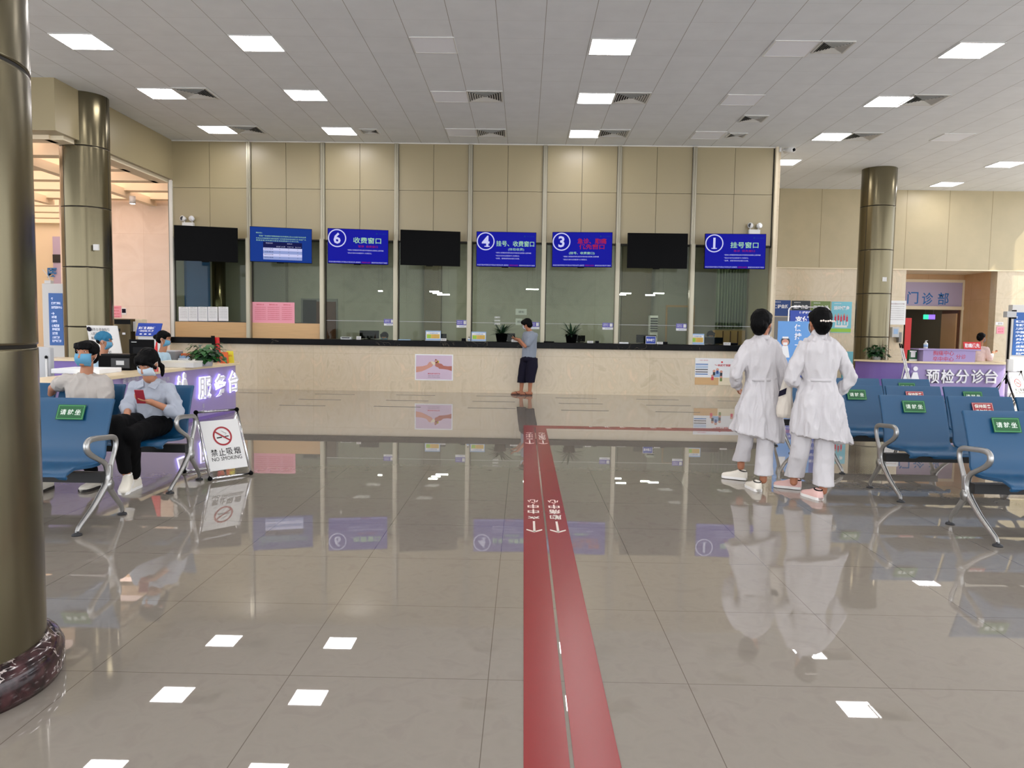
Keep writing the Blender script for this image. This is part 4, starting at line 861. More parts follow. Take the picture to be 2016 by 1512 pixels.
bench(3.19, 5.11, 'blue three-seat bench nearest the viewer at right, cut by the frame', ('green', 'red', 'green'))
bench(3.18, 6.42, 'blue three-seat bench in the second row at right, green then red stickers', ('green', 'red', 'green'))
bench(3.20, 7.66, 'blue three-seat bench in the third row at right, behind the two nurses', ('green', 'red', 'green'))
bench(3.13, 8.92, 'blue three-seat bench farthest back at right, before the triage desk', (None, None, 'green'))
bench(-2.92-1.86, 4.95, 'blue three-seat bench nearest the viewer at left with a green sticker', ('green', 'red', 'green'))
bench(-2.90-1.86, 6.25, 'blue three-seat bench at left on which the man and woman sit', (None, None, None))

# ------------------------------------------------------------------ folding no-smoking signs
def aframe(label, BLx, BLy, ang, w_=0.41, h_=0.64, spread=0.5):
    t = thing('folding_floor_sign', label, 'sign', (0, 0, 0), 'folding no-smoking signs')
    def P(x, s, f): # s 0 bottom..1 top, f front or rear leaf
        y = (spread/2)*s if f else spread-(spread/2)*s
        return Vector((x, y, 0.015+h_*s*0.98))
    for f, nm in ((True, 'front_frame'), (False, 'rear_frame')):
        b = MB(); a, c, d, e = P(0, 0, f), P(w_, 0, f), P(w_, 1, f), P(0, 1, f)
        for p, q in ((a, e), (c, d), (a, c), (e, d)): b.cyl(p, q, 0.011, None, 'chrome', 12)
        fr = b.build(nm, t)
        for p in (a, c, d, e): b = MB(); b.ell(p, (0.021, 0.021, 0.021), None, 'matt_black', 12, 8); b.build('corner_joint', fr)

    u = UX; v = (P(0, 1, True)-P(0, 0, True)).normalized(); n = u.cross(v)
    c = (P(w_/2, 0.5, True))-v*h_*0.02; b = MB(); b.obox(c, u, v, n, w_-0.035, h_*0.80, 0.006, 'white')
    q = c+n*0.004; r = 0.092; qc = q+v*h_*0.135
    b.disc(qc, u, v, r, 'sticker_red', 40, r*0.82, th=0.001)
    dgn = (u*1-v*0.72).normalized(); b.rect(qc, dgn, n.cross(dgn), r*1.75, r*0.16, 'sticker_red', 0.0018)
    b.rect(qc-u*0.033-v*0.012, (u+v*0.08), v, 0.05, 0.011, 'black', 0.001); b.rect(qc+u*0.035-v*0.006, (u+v*0.08), v, 0.05, 0.009, 'black', 0.001)
    b.tube([qc+u*0.03+v*0.012+n*0.001, qc+u*0.045+v*0.025+n*0.001, qc+u*0.02+v*0.035+n*0.001, qc+u*0.0+v*0.05+n*0.001], 0.0012, 'grey', 5)
    for k, ch in enumerate('禁止吸烟'): b.text(ch, q-v*h_*0.12+u*(k-1.5)*0.074, u, v, 0.062, 0.066, 'black', 0.001, 0.005)
    b.text('NO SMOKING', q-v*h_*0.225, u, v, 0.29, 0.036, 'black', 0.001)
    b.build('sign_board', t)
    move(t, (BLx, BLy, 0), ang)
    return t
aframe('folding no-smoking sign with chrome frame beside the seated woman', -2.79, 6.80, math.atan2(0.31, 0.27), 0.40, 0.59)
aframe('folding no-smoking sign at the right edge beside the directory board', 10.45, 16.45, 0.35, 0.43, 0.62)

# ------------------------------------------------------------------ curved desks
def desk(name, label, cat, plan, inner, ztop, mats, loc, over=0.07):
    t = thing(name, label, cat, loc, 'lilac service desks'); n = len(plan)
    def off(pl, d):
        out = []
        for i, p in enumerate(pl):
            a = Vector(pl[max(0, i-1)]).to_2d(); b_ = Vector(pl[min(n-1, i+1)]).to_2d(); q = (b_-a).normalized(); out.append((p[0]+q.y*d, p[1]-q.x*d))
        return out
    b = MB(); outer = off(plan, 0); inn = off(plan, -0.06); k = len(plan)
    for i in range(k-1):
        m_ = mats[i] if isinstance(mats, (list, tuple)) else mats
        q = [outer[i], outer[i+1], inn[i+1], inn[i]]
        b.poly([(x, y, 0.0) for x, y in q], (0, 0, 1), ztop-0.04, m_, False)
    b.build('front_panel', t)
    b = MB(); o2 = off(plan, over); i2 = off(plan, -inner); rings_ = []
    for i in range(k): rings_.append([Vector((o2[i][0], o2[i][1], ztop-0.04)), Vector((o2[i][0], o2[i][1], ztop)), Vector((i2[i][0], i2[i][1], ztop)), Vector((i2[i][0], i2[i][1], ztop-0.04))])
    b.loft(rings_, 'desk_top', smooth=False); b.build('desk_top', t, bevel=0.006)
    b = MB(); p2 = off(plan, 0.004); 
    for i in range(k-1): b.poly([(x, y, 0.0) for x, y in (p2[i], p2[i+1], outer[i+1], outer[i])], (0, 0, 1), 0.05, 'purple')
    b.build('plinth', t)
    return t
def bez(pts, n=10):
    P = [Vector(p).to_2d() for p in pts]; out = []
    for i in range(len(P)-1):
        p0 = P[max(0, i-1)]; p1 = P[i]; p2 = P[i+1]; p3 = P[min(len(P)-1, i+2)]
        for k in range(n):
            s = k/n; q = 0.5*((2*p1)+(p2-p0)*s+(2*p0-5*p1+4*p2-p3)*s*s+(3*p1-p0-3*p2+p3)*s**3); out.append((q.x, q.y))
    return out+[(P[-1].x, P[-1].y)]
DZ = 0.79
pl = bez([(-7.0, 7.05), (-5.6, 7.05), (-4.98, 7.10), (-4.76, 7.32), (-4.74, 8.2), (-4.74, 9.6), (-4.71, 10.7), (-4.64, 11.4), (-4.60, 12.0), (-4.66, 12.42), (-5.0, 12.7), (-5.8, 12.75), (-7.0, 12.77)], 6)
ds = desk('service_desk', 'curved lilac service desk with glowing lettering and wooden top at left', 'desk', pl, 0.52, DZ, 'lilac', (-4.8, 9.5, 0))
b = MB()
ux, px_ = UY, -4.765
def desk_pt(px, py, x=-4.712): return aX(px, py, x)
for k, (ch, px, py, py2) in enumerate((('服', 394, 742, 785), ('务', 419, 736, 779), ('台', 442, 729, 771))):
    c1 = aX(px, (py+py2)/2, -4.71); hh = (aX(px, py, -4.71)-aX(px, py2, -4.71)).length
    wd = (0.36, 0.37, 0.36)[k]
    xb = (-4.645, -4.60, -4.575)[k]
    c1.x = xb; nrm = UX
    u_ = Vector(((0.12, 0.08, 0.03)[k], 1, 0)).normalized()
    for lay, mt, bo in ((0.004, 'halo', 0.05), (0.022, 'letter_white', 0.015)):
        b.text(ch, c1, u_, UZ, wd*(1.05 if bo > 0.03 else 0.98), hh*(1.04 if bo > 0.03 else 0.97), mt, lay, bo)
b.build('glowing_lettering', ds)['label'] = 'glowing white and violet lettering'
b = MB()
for px, py, s_ in ((352, 757, 0.9), (362, 752, 1.0)):
    c1 = aX(px, py, -4.71); 
    for lay, mt, g_ in ((0.004, 'halo', 1.12), (0.02, 'letter_white', 0.95)):
        b.disc(c1+UZ*0.085*s_+UX*lay, UY, UZ, 0.045*s_*g_, mt, 18); b.add([c1+UX*lay+UY*a_*s_*g_+UZ*z_*s_*g_ for a_, z_ in ((-0.12, -0.12), (0.12, -0.12), (0.05, 0.04), (-0.05, 0.04))], [(0, 1, 2, 3)], mt)
b.build('people_emblem', ds)
b = MB()
for k, s_ in enumerate(('导诊咨询', '便民服务', '投诉接待', '轮椅租借', '物品寄存', '打印报告')):
    px = (404, 423, 440)[k % 3]; py = (797, 794, 790)[k % 3] + (0 if k < 3 else 11) ; c1 = aX(px, py, -4.712); b.text(s_, c1, UY, UZ, 0.42, 0.075, 'light_grey', 0.05, 0.01)
for px in (258, 290, 320): b.text('咨询服务', aX(px, 748, -4.712), UY, UZ, 0.4, 0.07, 'light_grey', 0.004, 0.01)
b.build('small_lettering', ds)

DB = {'base': DZ}
def deskbox(name, label, cat, x0, y0, x1, ybase, mat, d=0.3, extra=None, bev=0.006, ztop=None):
    q = aZ((x0+x1)/2, ybase, DZ); Y = q.y+d/2
    a = aY(x0, y0, q.y); c = aY(x1, y0, q.y); t = thing(name, label, cat, ((a.x+c.x)/2, Y, DZ))
    b = MB(); b.box((a.x, q.y, DZ), (c.x, q.y+d, a.z), mat); b.build('body', t, bevel=bev)
    if extra: extra(t, a, c, q.y, a.z, d)
    return t
def prn2(t, a, c, y, z, d):
    w_ = c.x-a.x; m_ = (a.x+c.x)/2; b = MB(); b.box((a.x+w_*0.42, y-0.02, DZ+0.03), (c.x-0.01, y, z-0.03), 'dark_grey'); b.box((a.x+w_*0.58, y-0.024, DZ+0.07), (a.x+w_*0.82, y-0.02, z-0.06), 'light_grey'); b.build('paper_door', t)
    b = MB(); b.box((a.x+0.02, y+0.03, z), (c.x-0.02, y+d-0.03, z+0.02), 'black'); b.build('top_cover', t)
deskbox('office_printer', 'black office printer with grey door on the left service desk', 'printer', 193, 700, 257, 729, 'matt_black', 0.34, prn2)
deskbox('paper_box', 'flat white cardboard box on the left desk beside the plant', 'box', 315, 711, 381, 723.8, 'white', 0.30, lambda t, a, c, y, z, d: MB().box((a.x-0.003, y-0.003, z-0.02), (c.x+0.003, y+d, z+0.003), 'offwhite').build('lid', t))
deskbox('folded_board', 'white folded paper board lying on the near end of the left desk', 'board', 100, 726, 196, 736, 'paper', 0.5, None)
def scn(t, a, c, y, z, d): b = MB(); b.box((a.x+0.02, y-0.004, z-0.07), (c.x-0.02, y, z-0.03), 'grey'); b.build('front_slot', t); b = MB(); b.box((a.x, y, z), (c.x, y+d, z+0.015), 'light_grey'); b.build('lid', t)
deskbox('grey_scanner', 'grey scanner on the left desk behind the seated woman', 'scanner', 312, 692, 344, 713, 'grey', 0.3, scn)
for k, (y0, yb, lb, m_) in enumerate(((703, 713, 'lowest stack of white papers beside the desk plant', 'paper'), (697, 705, 'blue grey folders lying on the stacked papers beside the desk plant', 'card_blue'), (692, 697, 'brown book on top of the papers beside the desk plant', 'orange'))):
    q = aZ(360, 713, DZ); zz = [DZ, DZ+0.06, DZ+0.10, DZ+0.135]; x0 = aY(350+2*k, 700, q.y).x; x1 = aY(372-3*k, 700, q.y).x
    tag(MB().box((x0, q.y+0.02*k, zz[k]), (x1, q.y+0.28, zz[k+1]-0.001), m_).build('paper_pile', loc=((x0+x1)/2, q.y+0.15, zz[k]), bevel=0.004), lb, 'papers')
q = aZ(275, 716, DZ)
t = thing('computer_monitor', 'large black monitor seen from behind on the left desk', 'monitor', (aY(277, 700, 10.1).x, 10.1, DZ))
a = aY(254, 668, 10.1); c = aY(301, 668, 10.1); mx_ = (a.x+c.x)/2
b = MB(); b.box((a.x, 10.1, DZ+0.03), (c.x, 10.14, a.z), 'matt_black'); b.box((a.x+0.06, 10.08, DZ+0.09), (c.x-0.06, 10.1, a.z-0.1), 'black'); b.box((a.x+0.03, 10.096, a.z-0.04), (a.x+0.1, 10.1, a.z-0.03), 'light_grey'); b.build('housing', t, bevel=0.005)
b = MB(); b.box((mx_-0.1, 10.04, DZ), (mx_+0.1, 10.2, DZ+0.03), 'matt_black'); b.build('stand', t)
# leafy pothos and the coloured cards at the far end of the desk
def bush(label, cx, cy, base, rx, rz, n, seed, loc_grp, lsz=0.11, pot=0.11):
    random.seed(seed); t = thing('leafy_plant', label, 'plant', (cx, cy, base), loc_grp)
    b = MB(); b.lathe([(pot*0.8, 0), (pot, 0.12), (pot*0.88, 0.12), (pot*0.8, 0.10), (0.001, 0.10)], (cx, cy, base), 24, 'light_grey'); b.build('pot', t)
    b = MB()
    for i in range(n):
        a = random.uniform(0, 2*math.pi); e = random.uniform(-0.1, 1.3); r_ = random.uniform(0.25, 1.0)
        p = Vector((cx+rx*r_*math.cos(a)*math.cos(e*0.8), cy+rx*0.7*r_*math.sin(a)*math.cos(e*0.8), base+0.09+rz*r_*abs(math.sin(e))))
        dd = Vector((math.cos(a+random.uniform(-.6, .6)), math.sin(a+random.uniform(-.6, .6)), random.uniform(-0.5, 0.5)))
        leaf(b, p, dd, lsz*random.uniform(0.7, 1.2), lsz*0.62, 'leaf' if random.random() < 0.6 else 'leaf_dark', 0.8)
    b.build('foliage', t); b = MB()
    for i in range(14):
        a = 2*math.pi*i/14; b.tube([(cx, cy, base+0.08), (cx+rx*0.4*math.cos(a), cy+rx*0.3*math.sin(a), base+0.10+rz*0.5), (cx+rx*0.8*math.cos(a), cy+rx*0.6*math.sin(a), base+0.09+rz*0.3)], 0.004, 'leaf_dark', 5)
    b.build('stem', t)
q = aZ(402, 716, DZ); bush('bushy green pothos on the far end of the left service desk', aY(402, 700, 11.0).x, 11.05, DZ, 0.28, 0.25, 210, 3, 'leafy desk plants')
Yc = 12.1
for x0, y0, x1, y1, m_, lb, d_ in ((418, 661, 424, 690, 'matt_black', 'tall narrow black holder behind the desk plant', 0), (425, 664, 433, 692, 'red', 'upright red folder behind the desk plant', 0.05), (434, 693, 449, 715, 'orange', 'orange packet standing at the end of the left desk', -0.2), (447, 691, 460, 712, 'yellow', 'yellow card with dark lettering at the end of the left desk', -0.1)):
    Y = Yc+d_; a = aY(x0, y0, Y); c = aY(x1, y0, Y)
    b = MB(); b.obox(((a.x+c.x)/2, Y, (a.z+DZ)/2), UX, Vector((-0.08, 0, 1)), UY, c.x-a.x, a.z-DZ, 0.03 if m_ != 'yellow' else 0.006, m_)
    if m_ == 'yellow': b.text('请勿', ((a.x+c.x)/2, Y-0.004, (a.z*0.6+DZ*0.4)), UX, UZ, 0.06, 0.03, 'ink_red', 0.001)
    tag(b.build('desk_card' if m_ in ('yellow', 'orange') else 'folder', loc=((a.x+c.x)/2, Y, DZ)), lb, 'card' if m_ in ('yellow', 'orange') else 'folder')
# red triangular desk flag
a = aY(301, 690, 9.6); b = MB(); b.poly([(a.x-0.06, 9.6, DZ), (a.x+0.05, 9.6, DZ), (a.x+0.045, 9.6, aY(303, 673, 9.6).z)], (0, 1, 0), 0.03, 'red'); tag(b.build('desk_triangle', loc=(a.x, 9.6, DZ)), 'small red triangular desk sign with pale edge behind the woman', 'sign')
# inside the desk: low purple cabinets, white machine, whiteboard, ticket machine, promotion stand
b = MB(); b.box((-7.0, 10.5, 0), (-5.75, 10.95, 0.86), 'purple'); b.box((-7.02, 10.48, 0.86), (-5.73, 10.97, 0.89), 'desk_top'); tag(b.build('low_cabinet', loc=(-6.4, 10.7, 0)), 'low purple cabinet inside the left service desk', 'cabinet')
c, w_, h_ = pan(176, 643, 236, 697, 10.9); t = thing('whiteboard', 'white board with handwritten lettering standing behind the nurse in blue cap', 'board', (c.x, 10.9, 0.89))
b = MB(); n_ = Vector((0, -1, 0.12)).normalized(); b.obox(c, UX, Vector((-0.22, 0.12, 1)), n_, w_*1.0, h_*1.1, 0.02, 'white')
v_ = Vector((-0.22, 0.12, 1)).normalized()
for j, s_ in enumerate(('服务台咨询指引', '入院流程', '就医指南')): b.text(s_, c+v_*(h_*(0.4-0.16*j))-UX*w_*(0.08 if j == 0 else 0.25), UX, v_, w_*(0.62 if j == 0 else 0.32), 0.045, 'ink', 0.014)
b.disc(c+v_*h_*0.41-UX*w_*0.43, UX, v_, 0.035, 'navy', 18, th=0.014)
b.text('便民', c-v_*h_*0.45, UX, v_, 0.16, 0.05, 'ink', 0.014); b.build('board', t); MB().box((c.x-0.1, 10.85, 0.89), (c.x+0.12, 11.0, 0.93), 'grey').build('foot_rest', t)
t = thing('ticket_machine', 'brushed metal ticket machine against the pink stone wall at left', 'machine', (aY(238, 700, 15.5).x, 15.5, 0))
a = aY(216, 627, 15.5); c = aY(258, 627, 15.5)
b = MB(); b.box((a.x, 15.5, 0), (c.x-0.02, 15.9, a.z), 'steel'); b.build('cabinet', t, bevel=0.01); b = MB(); b.box((a.x+0.01, 15.485, a.z-0.11), (c.x-0.01, 15.5, a.z-0.02), 'black'); b.box((a.x+0.12, 15.485, a.z-0.26), (a.x+0.2, 15.5, a.z-0.2), 'dark_grey'); b.build('display', t)
b = MB(); b.box((c.x-0.18, 15.49, a.z-0.32), (c.x-0.12, 15.5, a.z-0.28), 'lamp_off'); b.build('slot', t)
a = aY(259, 628, 15.6); c = aY(268, 628, 15.6); t = thing('wall_cabinet', 'slim cream cabinet beside the ticket machine at left', 'cabinet', ((a.x+c.x)/2, 15.6, 0)); MB().box((a.x+0.07, 15.6, 0), (c.x+0.12, 15.8, a.z), 'cream').build('body', t, bevel=0.008); MB().box((a.x+0.03, 15.59, a.z-0.25), (c.x, 15.6, a.z-0.05), 'white').build('notice', t)
c, w_, h_ = pan(270, 636, 317, 662, 13.4); t = thing('promotion_stand', 'tilted blue payment promotion sign on a white stand behind the left desk', 'sign', (c.x, 13.4, 0))
b = MB(); v_ = Vector((0.14, 0.25, 1)).normalized(); n_ = UX.cross(v_); b.obox(c, UX, v_, UX.cross(v_), w_, h_, 0.02, 'banner_royal'); b.text('支付宝 刷脸付', c+v_*h_*0.12-UX*w_*0.1, UX, v_, w_*0.7, 0.05, 'letter_white', 0.012, 0.03); b.text('一秒免排队 更便捷', c-v_*h_*0.12-UX*w_*0.1, UX, v_, w_*0.62, 0.035, 'letter_white', 0.012, 0.02); b.text('● ● ●', c-v_*h_*0.36-UX*w_*0.1, UX, v_, w_*0.5, 0.02, 'letter_white', 0.012); b.build('sign_panel', t)
b = MB(); b.box((c.x-w_*0.48, 13.42, 0), (c.x+w_*0.46, 13.55, c.z-h_*0.45), 'white'); b.build('stand', t)
# wall notices left of the counter (on the pink wall)
c, w_, h_ = pan(214, 602, 239, 625, 19.295); b = MB(); sheet(b, c, w_, h_, 'paper_pink', 0.004); [T_(b, s_, c, 0.03, h_*0.33-0.075*j, w_*0.55, 0.03, 'ink_red') for j, s_ in enumerate(('温馨提示', '排队', '请勿', '保持安静'))]; tag(b.build('notice_sheet', loc=c), 'pink notice on the pink stone wall beside the left column', 'notice')
c, w_, h_ = pan(240, 608, 248, 618, 19.295); b = MB(); sheet(b, c, w_*1.15, h_*1.3, 'paper', 0.004); R_(b, c, 0, h_*0.1, w_*0.95, h_*0.8, 'navy'); tag(b.build('wall_plate', loc=c), 'small white and black plate right of the pink wall notice', 'plate')
def totem(label, x0, x1, ytop, Y, bx0, bx1, by0, by1, lines, h, base=0.0, grp='blue and white directory boards'):
    a = aY(x0, ytop, Y); c = aY(x1, ytop, Y); t = thing('directory_board', label, 'directory board', ((a.x+c.x)/2, Y, base), grp)
    b = MB(); b.box((a.x, Y, base+0.08), (c.x, Y+0.16, a.z), 'white'); b.build('body', t, bevel=0.01)
    MB().box((a.x-0.03, Y-0.05, base), (c.x+0.03, Y+0.2, base+0.08), 'light_grey').build('base', t)
    p = aY(bx0, by0, Y); q = aY(bx1, by1, Y); b = MB(); b.box((p.x, Y-0.012, q.z), (q.x, Y, p.z), 'sign_blue')
    for (s_, px, py, ww) in lines:
        k = aY(px, py, Y); b.text(s_, (k.x+ww/2, Y-0.013, k.z), UX, UZ, ww, h, 'sign_text', 0.002, 0.02)
    b.build('blue_panel', t)
    return t
Ls = [('↑', 101, 588, 0.05), ('健康管理科', 102, 597, 0.17), ('血液透析中心', 102, 605, 0.2), ('→', 102, 617, 0.06), ('B超室', 103, 624, 0.09), ('口腔科', 103, 632, 0.1), ('心电图室', 103, 641, 0.14), ('脑电图室', 104, 648, 0.14), ('注射室', 104, 656, 0.1), ('儿科门诊', 104, 664, 0.14), ('妇产科门诊', 104, 671, 0.17)]
totem('white and blue directory board between the two left columns', 82, 127, 558, 14.2, 96, 126, 577, 680, Ls, 0.05)
t = thing('router_box', 'small white wireless box on top of the left directory board', 'network box', (aY(92, 555, 14.25).x, 14.28, aY(92, 558, 14.2).z)); k = aY(92, 558, 14.2); MB().box((k.x-0.06, 14.22, k.z), (k.x+0.06, 14.32, k.z+0.06), 'white').build('body', t, bevel=0.006); b = MB(); b.tube([(k.x+0.02, 14.28, k.z+0.05), (k.x-0.02, 14.28, k.z+0.14), (k.x-0.12, 14.28, k.z+0.26)], 0.008, 'white', 8); b.build('antenna', t)
b = MB(); p = aY(84, 483, 23.9); b.box((-14.6, 23.9, 2.5), (-12.6, 23.98, 4.0), 'lilac_wall'); b.box((-14.6, 23.88, 3.2), (-12.6, 23.9, 3.45), 'dark_grey'); k = aY(103, 537, 23.88); b.text('医', k, UX, UZ, 0.3, 0.3, 'ink_blue', 0.004, 0.03); tag(b.build('sign_panel', loc=(-13.6, 23.9, 2.5)), 'lilac sign panel with blue lettering far behind the left column', 'sign')
# white machine at the very left inside the desk
t = thing('blood_pressure_machine', 'white machine with dark handle beside the foreground column', 'machine', (aY(90, 700, 9.4).x, 9.4, 0)); a = aY(84, 683, 9.4); c = aY(97, 683, 9.4); MB().box((a.x-0.1, 9.4, 0), (c.x, 9.5, a.z), 'light_grey').build('body', t, bevel=0.015); b = MB(); b.cyl((c.x-0.03, 9.38, 0.0), (c.x-0.03, 9.38, DZ+0.16), 0.012, None, 'white', 10); b.ell((c.x-0.03, 9.38, DZ+0.17), (0.018, 0.018, 0.022), None, 'black'); b.build('handle', t)

# ------------------------------------------------------------------ triage desk at right
tp = bez([(7.74, 18.1), (8.0, 17.75), (8.45, 17.47), (8.95, 17.36), (9.6, 17.34), (10.55, 17.34), (10.82, 17.45), (10.95, 17.8), (10.96, 18.3)], 6)
tp2 = tp[::-1]
td = desk('triage_desk', 'lilac triage desk with raised silver lettering and wooden top at right', 'desk', tp, 0.42, DZ, ['purple' if i < 15 else 'lilac' for i in range(len(tp)-1)], (9.5, 17.6, 0))
b = MB()
for ch, px in zip('预检分诊台', (1835, 1864, 1893, 1923, 1950)):
    k = aY(px, 741, 17.335); 
    for j in range(6): b.text(ch, (k.x, 17.335-0.008*j, k.z), UX, UZ, 0.29, 0.31, 'light_grey' if j < 5 else 'letter_white', 0.001, 0.015)
b.build('raised_lettering', td)
b = MB()
for px, s_ in ((1785, 1.0), (1801, 1.15)):
    k = aY(px, 740, 17.33); b.disc((k.x, 17.31, k.z+0.14*s_), UX, UZ, 0.045*s_, 'letter_white', 18); b.poly([(k.x-0.10*s_, 17.315, k.z-0.13*s_), (k.x+0.10*s_, 17.315, k.z-0.13*s_), (k.x+0.04*s_, 17.315, k.z+0.07*s_), (k.x-0.04*s_, 17.315, k.z+0.07*s_)], (0, 1, 0), 0.015, 'letter_white')
b.build('people_emblem', td)
Yb = 17.40
a = aY(1818, 689, Yb); c = aY(1921, 689, Yb); t = thing('desk_riser', 'small lilac upper counter with red lettering on the triage desk', 'counter', ((a.x+c.x)/2, Yb+0.15, DZ))
MB().box((a.x, Yb, DZ), (c.x, Yb+0.32, a.z), 'lilac').build('riser_body', t); MB().box((a.x-0.12, Yb-0.03, a.z), (c.x+0.1, Yb+0.36, a.z+0.03), 'lilac').build('riser_top', t, bevel=0.004)
b = MB(); m0 = (a.x+c.x)/2; zc = (a.z+DZ)/2
b.text('胸痛中心', (m0-0.13, Yb, zc+0.065), UX, UZ, 0.46, 0.105, 'ink_red', 0.003, 0.0); b.text('卒中中心', (m0-0.13, Yb, zc-0.065), UX, UZ, 0.46, 0.105, 'ink_red', 0.003, 0.0); b.text('分诊', (m0+0.26, Yb, zc-0.01), UX, UZ, 0.22, 0.1, 'ink_red', 0.003, 0.0); b.build('red_lettering', t)
RT = a.z+0.03
bottle('white pump sanitiser bottle on the triage desk riser', 1823, 670, Yb+0.12, base=RT, cap='white', r=0.045)
a = aY(1897, 673, Yb+0.1); c = aY(1931, 673, Yb+0.1); b = MB(); v_ = Vector((-0.06, 0.15, 1)).normalized(); cc = Vector(((a.x+c.x)/2, Yb+0.1, (a.z+RT)/2)); b.obox(cc, UX, v_, UX.cross(v_), c.x-a.x, a.z-RT, 0.015, 'red'); b.text('胸痛优先', cc, UX, v_, (c.x-a.x)*0.86, 0.10, 'letter_white', 0.010, 0.02); tag(b.build('priority_sign', loc=(cc.x, Yb+0.1, RT)), 'red sign with white lettering on the triage desk riser', 'sign')
a = aY(1790, 689, 17.6); c = aY(1806, 689, 17.6); b = MB(); b.box((a.x, 17.6, DZ), (c.x, 17.68, a.z), 'sticker_green'); b.rect(((a.x+c.x)/2, 17.6, (a.z+DZ)/2+0.02), UX, UZ, 0.1, 0.12, 'paper', 0.003); b.rect(((a.x+c.x)/2, 17.6, a.z-0.03), UX, UZ, 0.15, 0.03, 'letter_white', 0.003); b.box((a.x, 17.58, DZ), (c.x, 17.72, DZ+0.04), 'white'); tag(b.build('tissue_box', loc=((a.x+c.x)/2, 17.62, DZ)), 'green and white box on the triage desk left of the riser', 'box')
q = aY(1720, 700, 17.95); bush('bushy green plant on the left end of the triage desk', 8.17, 17.98, DZ, 0.25, 0.28, 150, 11, 'leafy desk plants', 0.12, 0.10)
# easel with two pale poles in front of the triage desk
t = thing('banner_easel', 'slim white easel with crossed poles in front of the triage desk', 'easel', (aY(1790, 760, 16.6).x, 16.6, 0))
for (x0, y0, x1, y1) in ((1771, 676, 1797, 790), (1775, 677, 1800, 790)):
    p = aY(x0, y0, 16.7); q = aY(x1, y1, 16.45); q.z = 0.0; b = MB(); b.cyl(p, q, 0.014, None, 'white', 10); d = (p-q).normalized(); b.cyl(p-d*0.1, p, 0.016, None, 'matt_black', 10); b.build('pole', t)
p = aY(1782, 715, 16.7); q = Vector((aY(1768, 790, 16.9).x, 16.95, 0)); b = MB(); b.cyl(p, q, 0.010, None, 'white', 10); b.build('pole', t)
# measuring tripod
Yt = 16.9; k = aY(1989, 619, Yt); t = thing('thermometer_tripod', 'black tripod with grey measuring head beside the triage desk', 'tripod', (k.x, Yt, 0))
b = MB(); b.cyl((k.x, Yt, 0.35), (k.x, Yt, k.z), 0.022, None, 'matt_black', 14); b.build('pole', t)
a = aY(1978, 613, Yt); c = aY(1996, 625, Yt); b = MB(); b.box((a.x, Yt-0.09, c.z), (c.x, Yt+0.05, a.z), 'light_grey'); b.box((c.x-0.03, Yt-0.06, c.z-0.03), (c.x+0.02, Yt+0.04, a.z+0.03), 'matt_black'); b.build('measuring_head', t, bevel=0.006)
a = aY(1981, 707, Yt); c = aY(1990, 730, Yt); b = MB(); b.box((a.x, Yt-0.08, c.z), (c.x, Yt-0.02, a.z), 'white'); b.build('battery_pack', t, bevel=0.006)
for an in (30, 150, 270):
    b = MB(); b.cyl((k.x, Yt, 0.5), (k.x+0.34*math.cos(R(an)), Yt+0.34*math.sin(R(an)), 0.02), 0.013, None, 'matt_black', 10); b.build('leg', t)
totem('white and blue directory board cut by the right edge of the photo', 1994, 2070, 600, 17.7, 1997, 2060, 615, 700, [('↑', 1999, 625, 0.06)]+[(s_, 1999, 633+7*j, 0.3) for j, s_ in enumerate(('第二住院楼', '专家门诊', '儿科门诊', '中医科', '内科', '外科', '康复科', '皮肤科', '耳鼻喉科', '妇产科'))], 0.055)
# posters on the far wall
PF = [(1519, 1556, 591, 622, 'poster_navy', '保护自然', 'navy nature poster, first of the four wall posters'), (1557.5, 1594, 592, 655, 'poster_dark', '规律作息', 'dark poster with white lettering, second of the four wall posters'), (1595.5, 1634, 593, 655, 'poster_green', '健康生活', 'olive green poster, third of the four wall posters'), (1636, 1676, 594, 655, 'poster_cyan', '运动健身', 'cyan sports poster with red runners, last of the four wall posters')]
for x0, x1, y0, y1, m_, s_, lb in PF:
    c, w_, h_ = pan(x0, y0, x1, y1, 21.495); b = MB(); sheet(b, c, w_, h_, m_, 0.006); c2 = c-UY*0.003; top = h_/2
    T_(b, s_, c2, 0, top-0.17, w_*0.78, 0.11, 'letter_white', 2, 0.03); T_(b, '健康促进', c2, -w_*0.2, top-0.05, w_*0.35, 0.03, 'letter_white')
    if m_ == 'poster_cyan':
        for k in range(5):
            u = -0.16+0.08*k; v = -0.05+0.03*(k % 2); b.disc(c2+UX*u+UZ*(v+0.1)-UY*0.006, UX, UZ, 0.022, 'poster_skin', 12, th=0.001); R_(b, c2, u, v, 0.05, 0.14, 'poster_red', 2); R_(b, c2, u+0.02, v-0.12, 0.03, 0.12, 'paper', 2)
        R_(b, c2, 0, -0.36, w_, 0.1, 'card_green'); R_(b, c2, 0, -0.25, w_*0.6, 0.06, 'paper', 3)
    tag(b.build('wall_poster', loc=c), lb, 'poster', 'health posters on the far wall')
c, w_, h_ = pan(1519, 624, 1557, 668, 21.495); b = MB(); sheet(b, c, w_, h_, 'grey', 0.006); R_(b, c, 0, -h_*0.2, w_, h_*0.5, 'poster_dark'); tag(b.build('wall_poster', loc=c), 'grey poster below the navy nature poster', 'poster', 'health posters on the far wall')
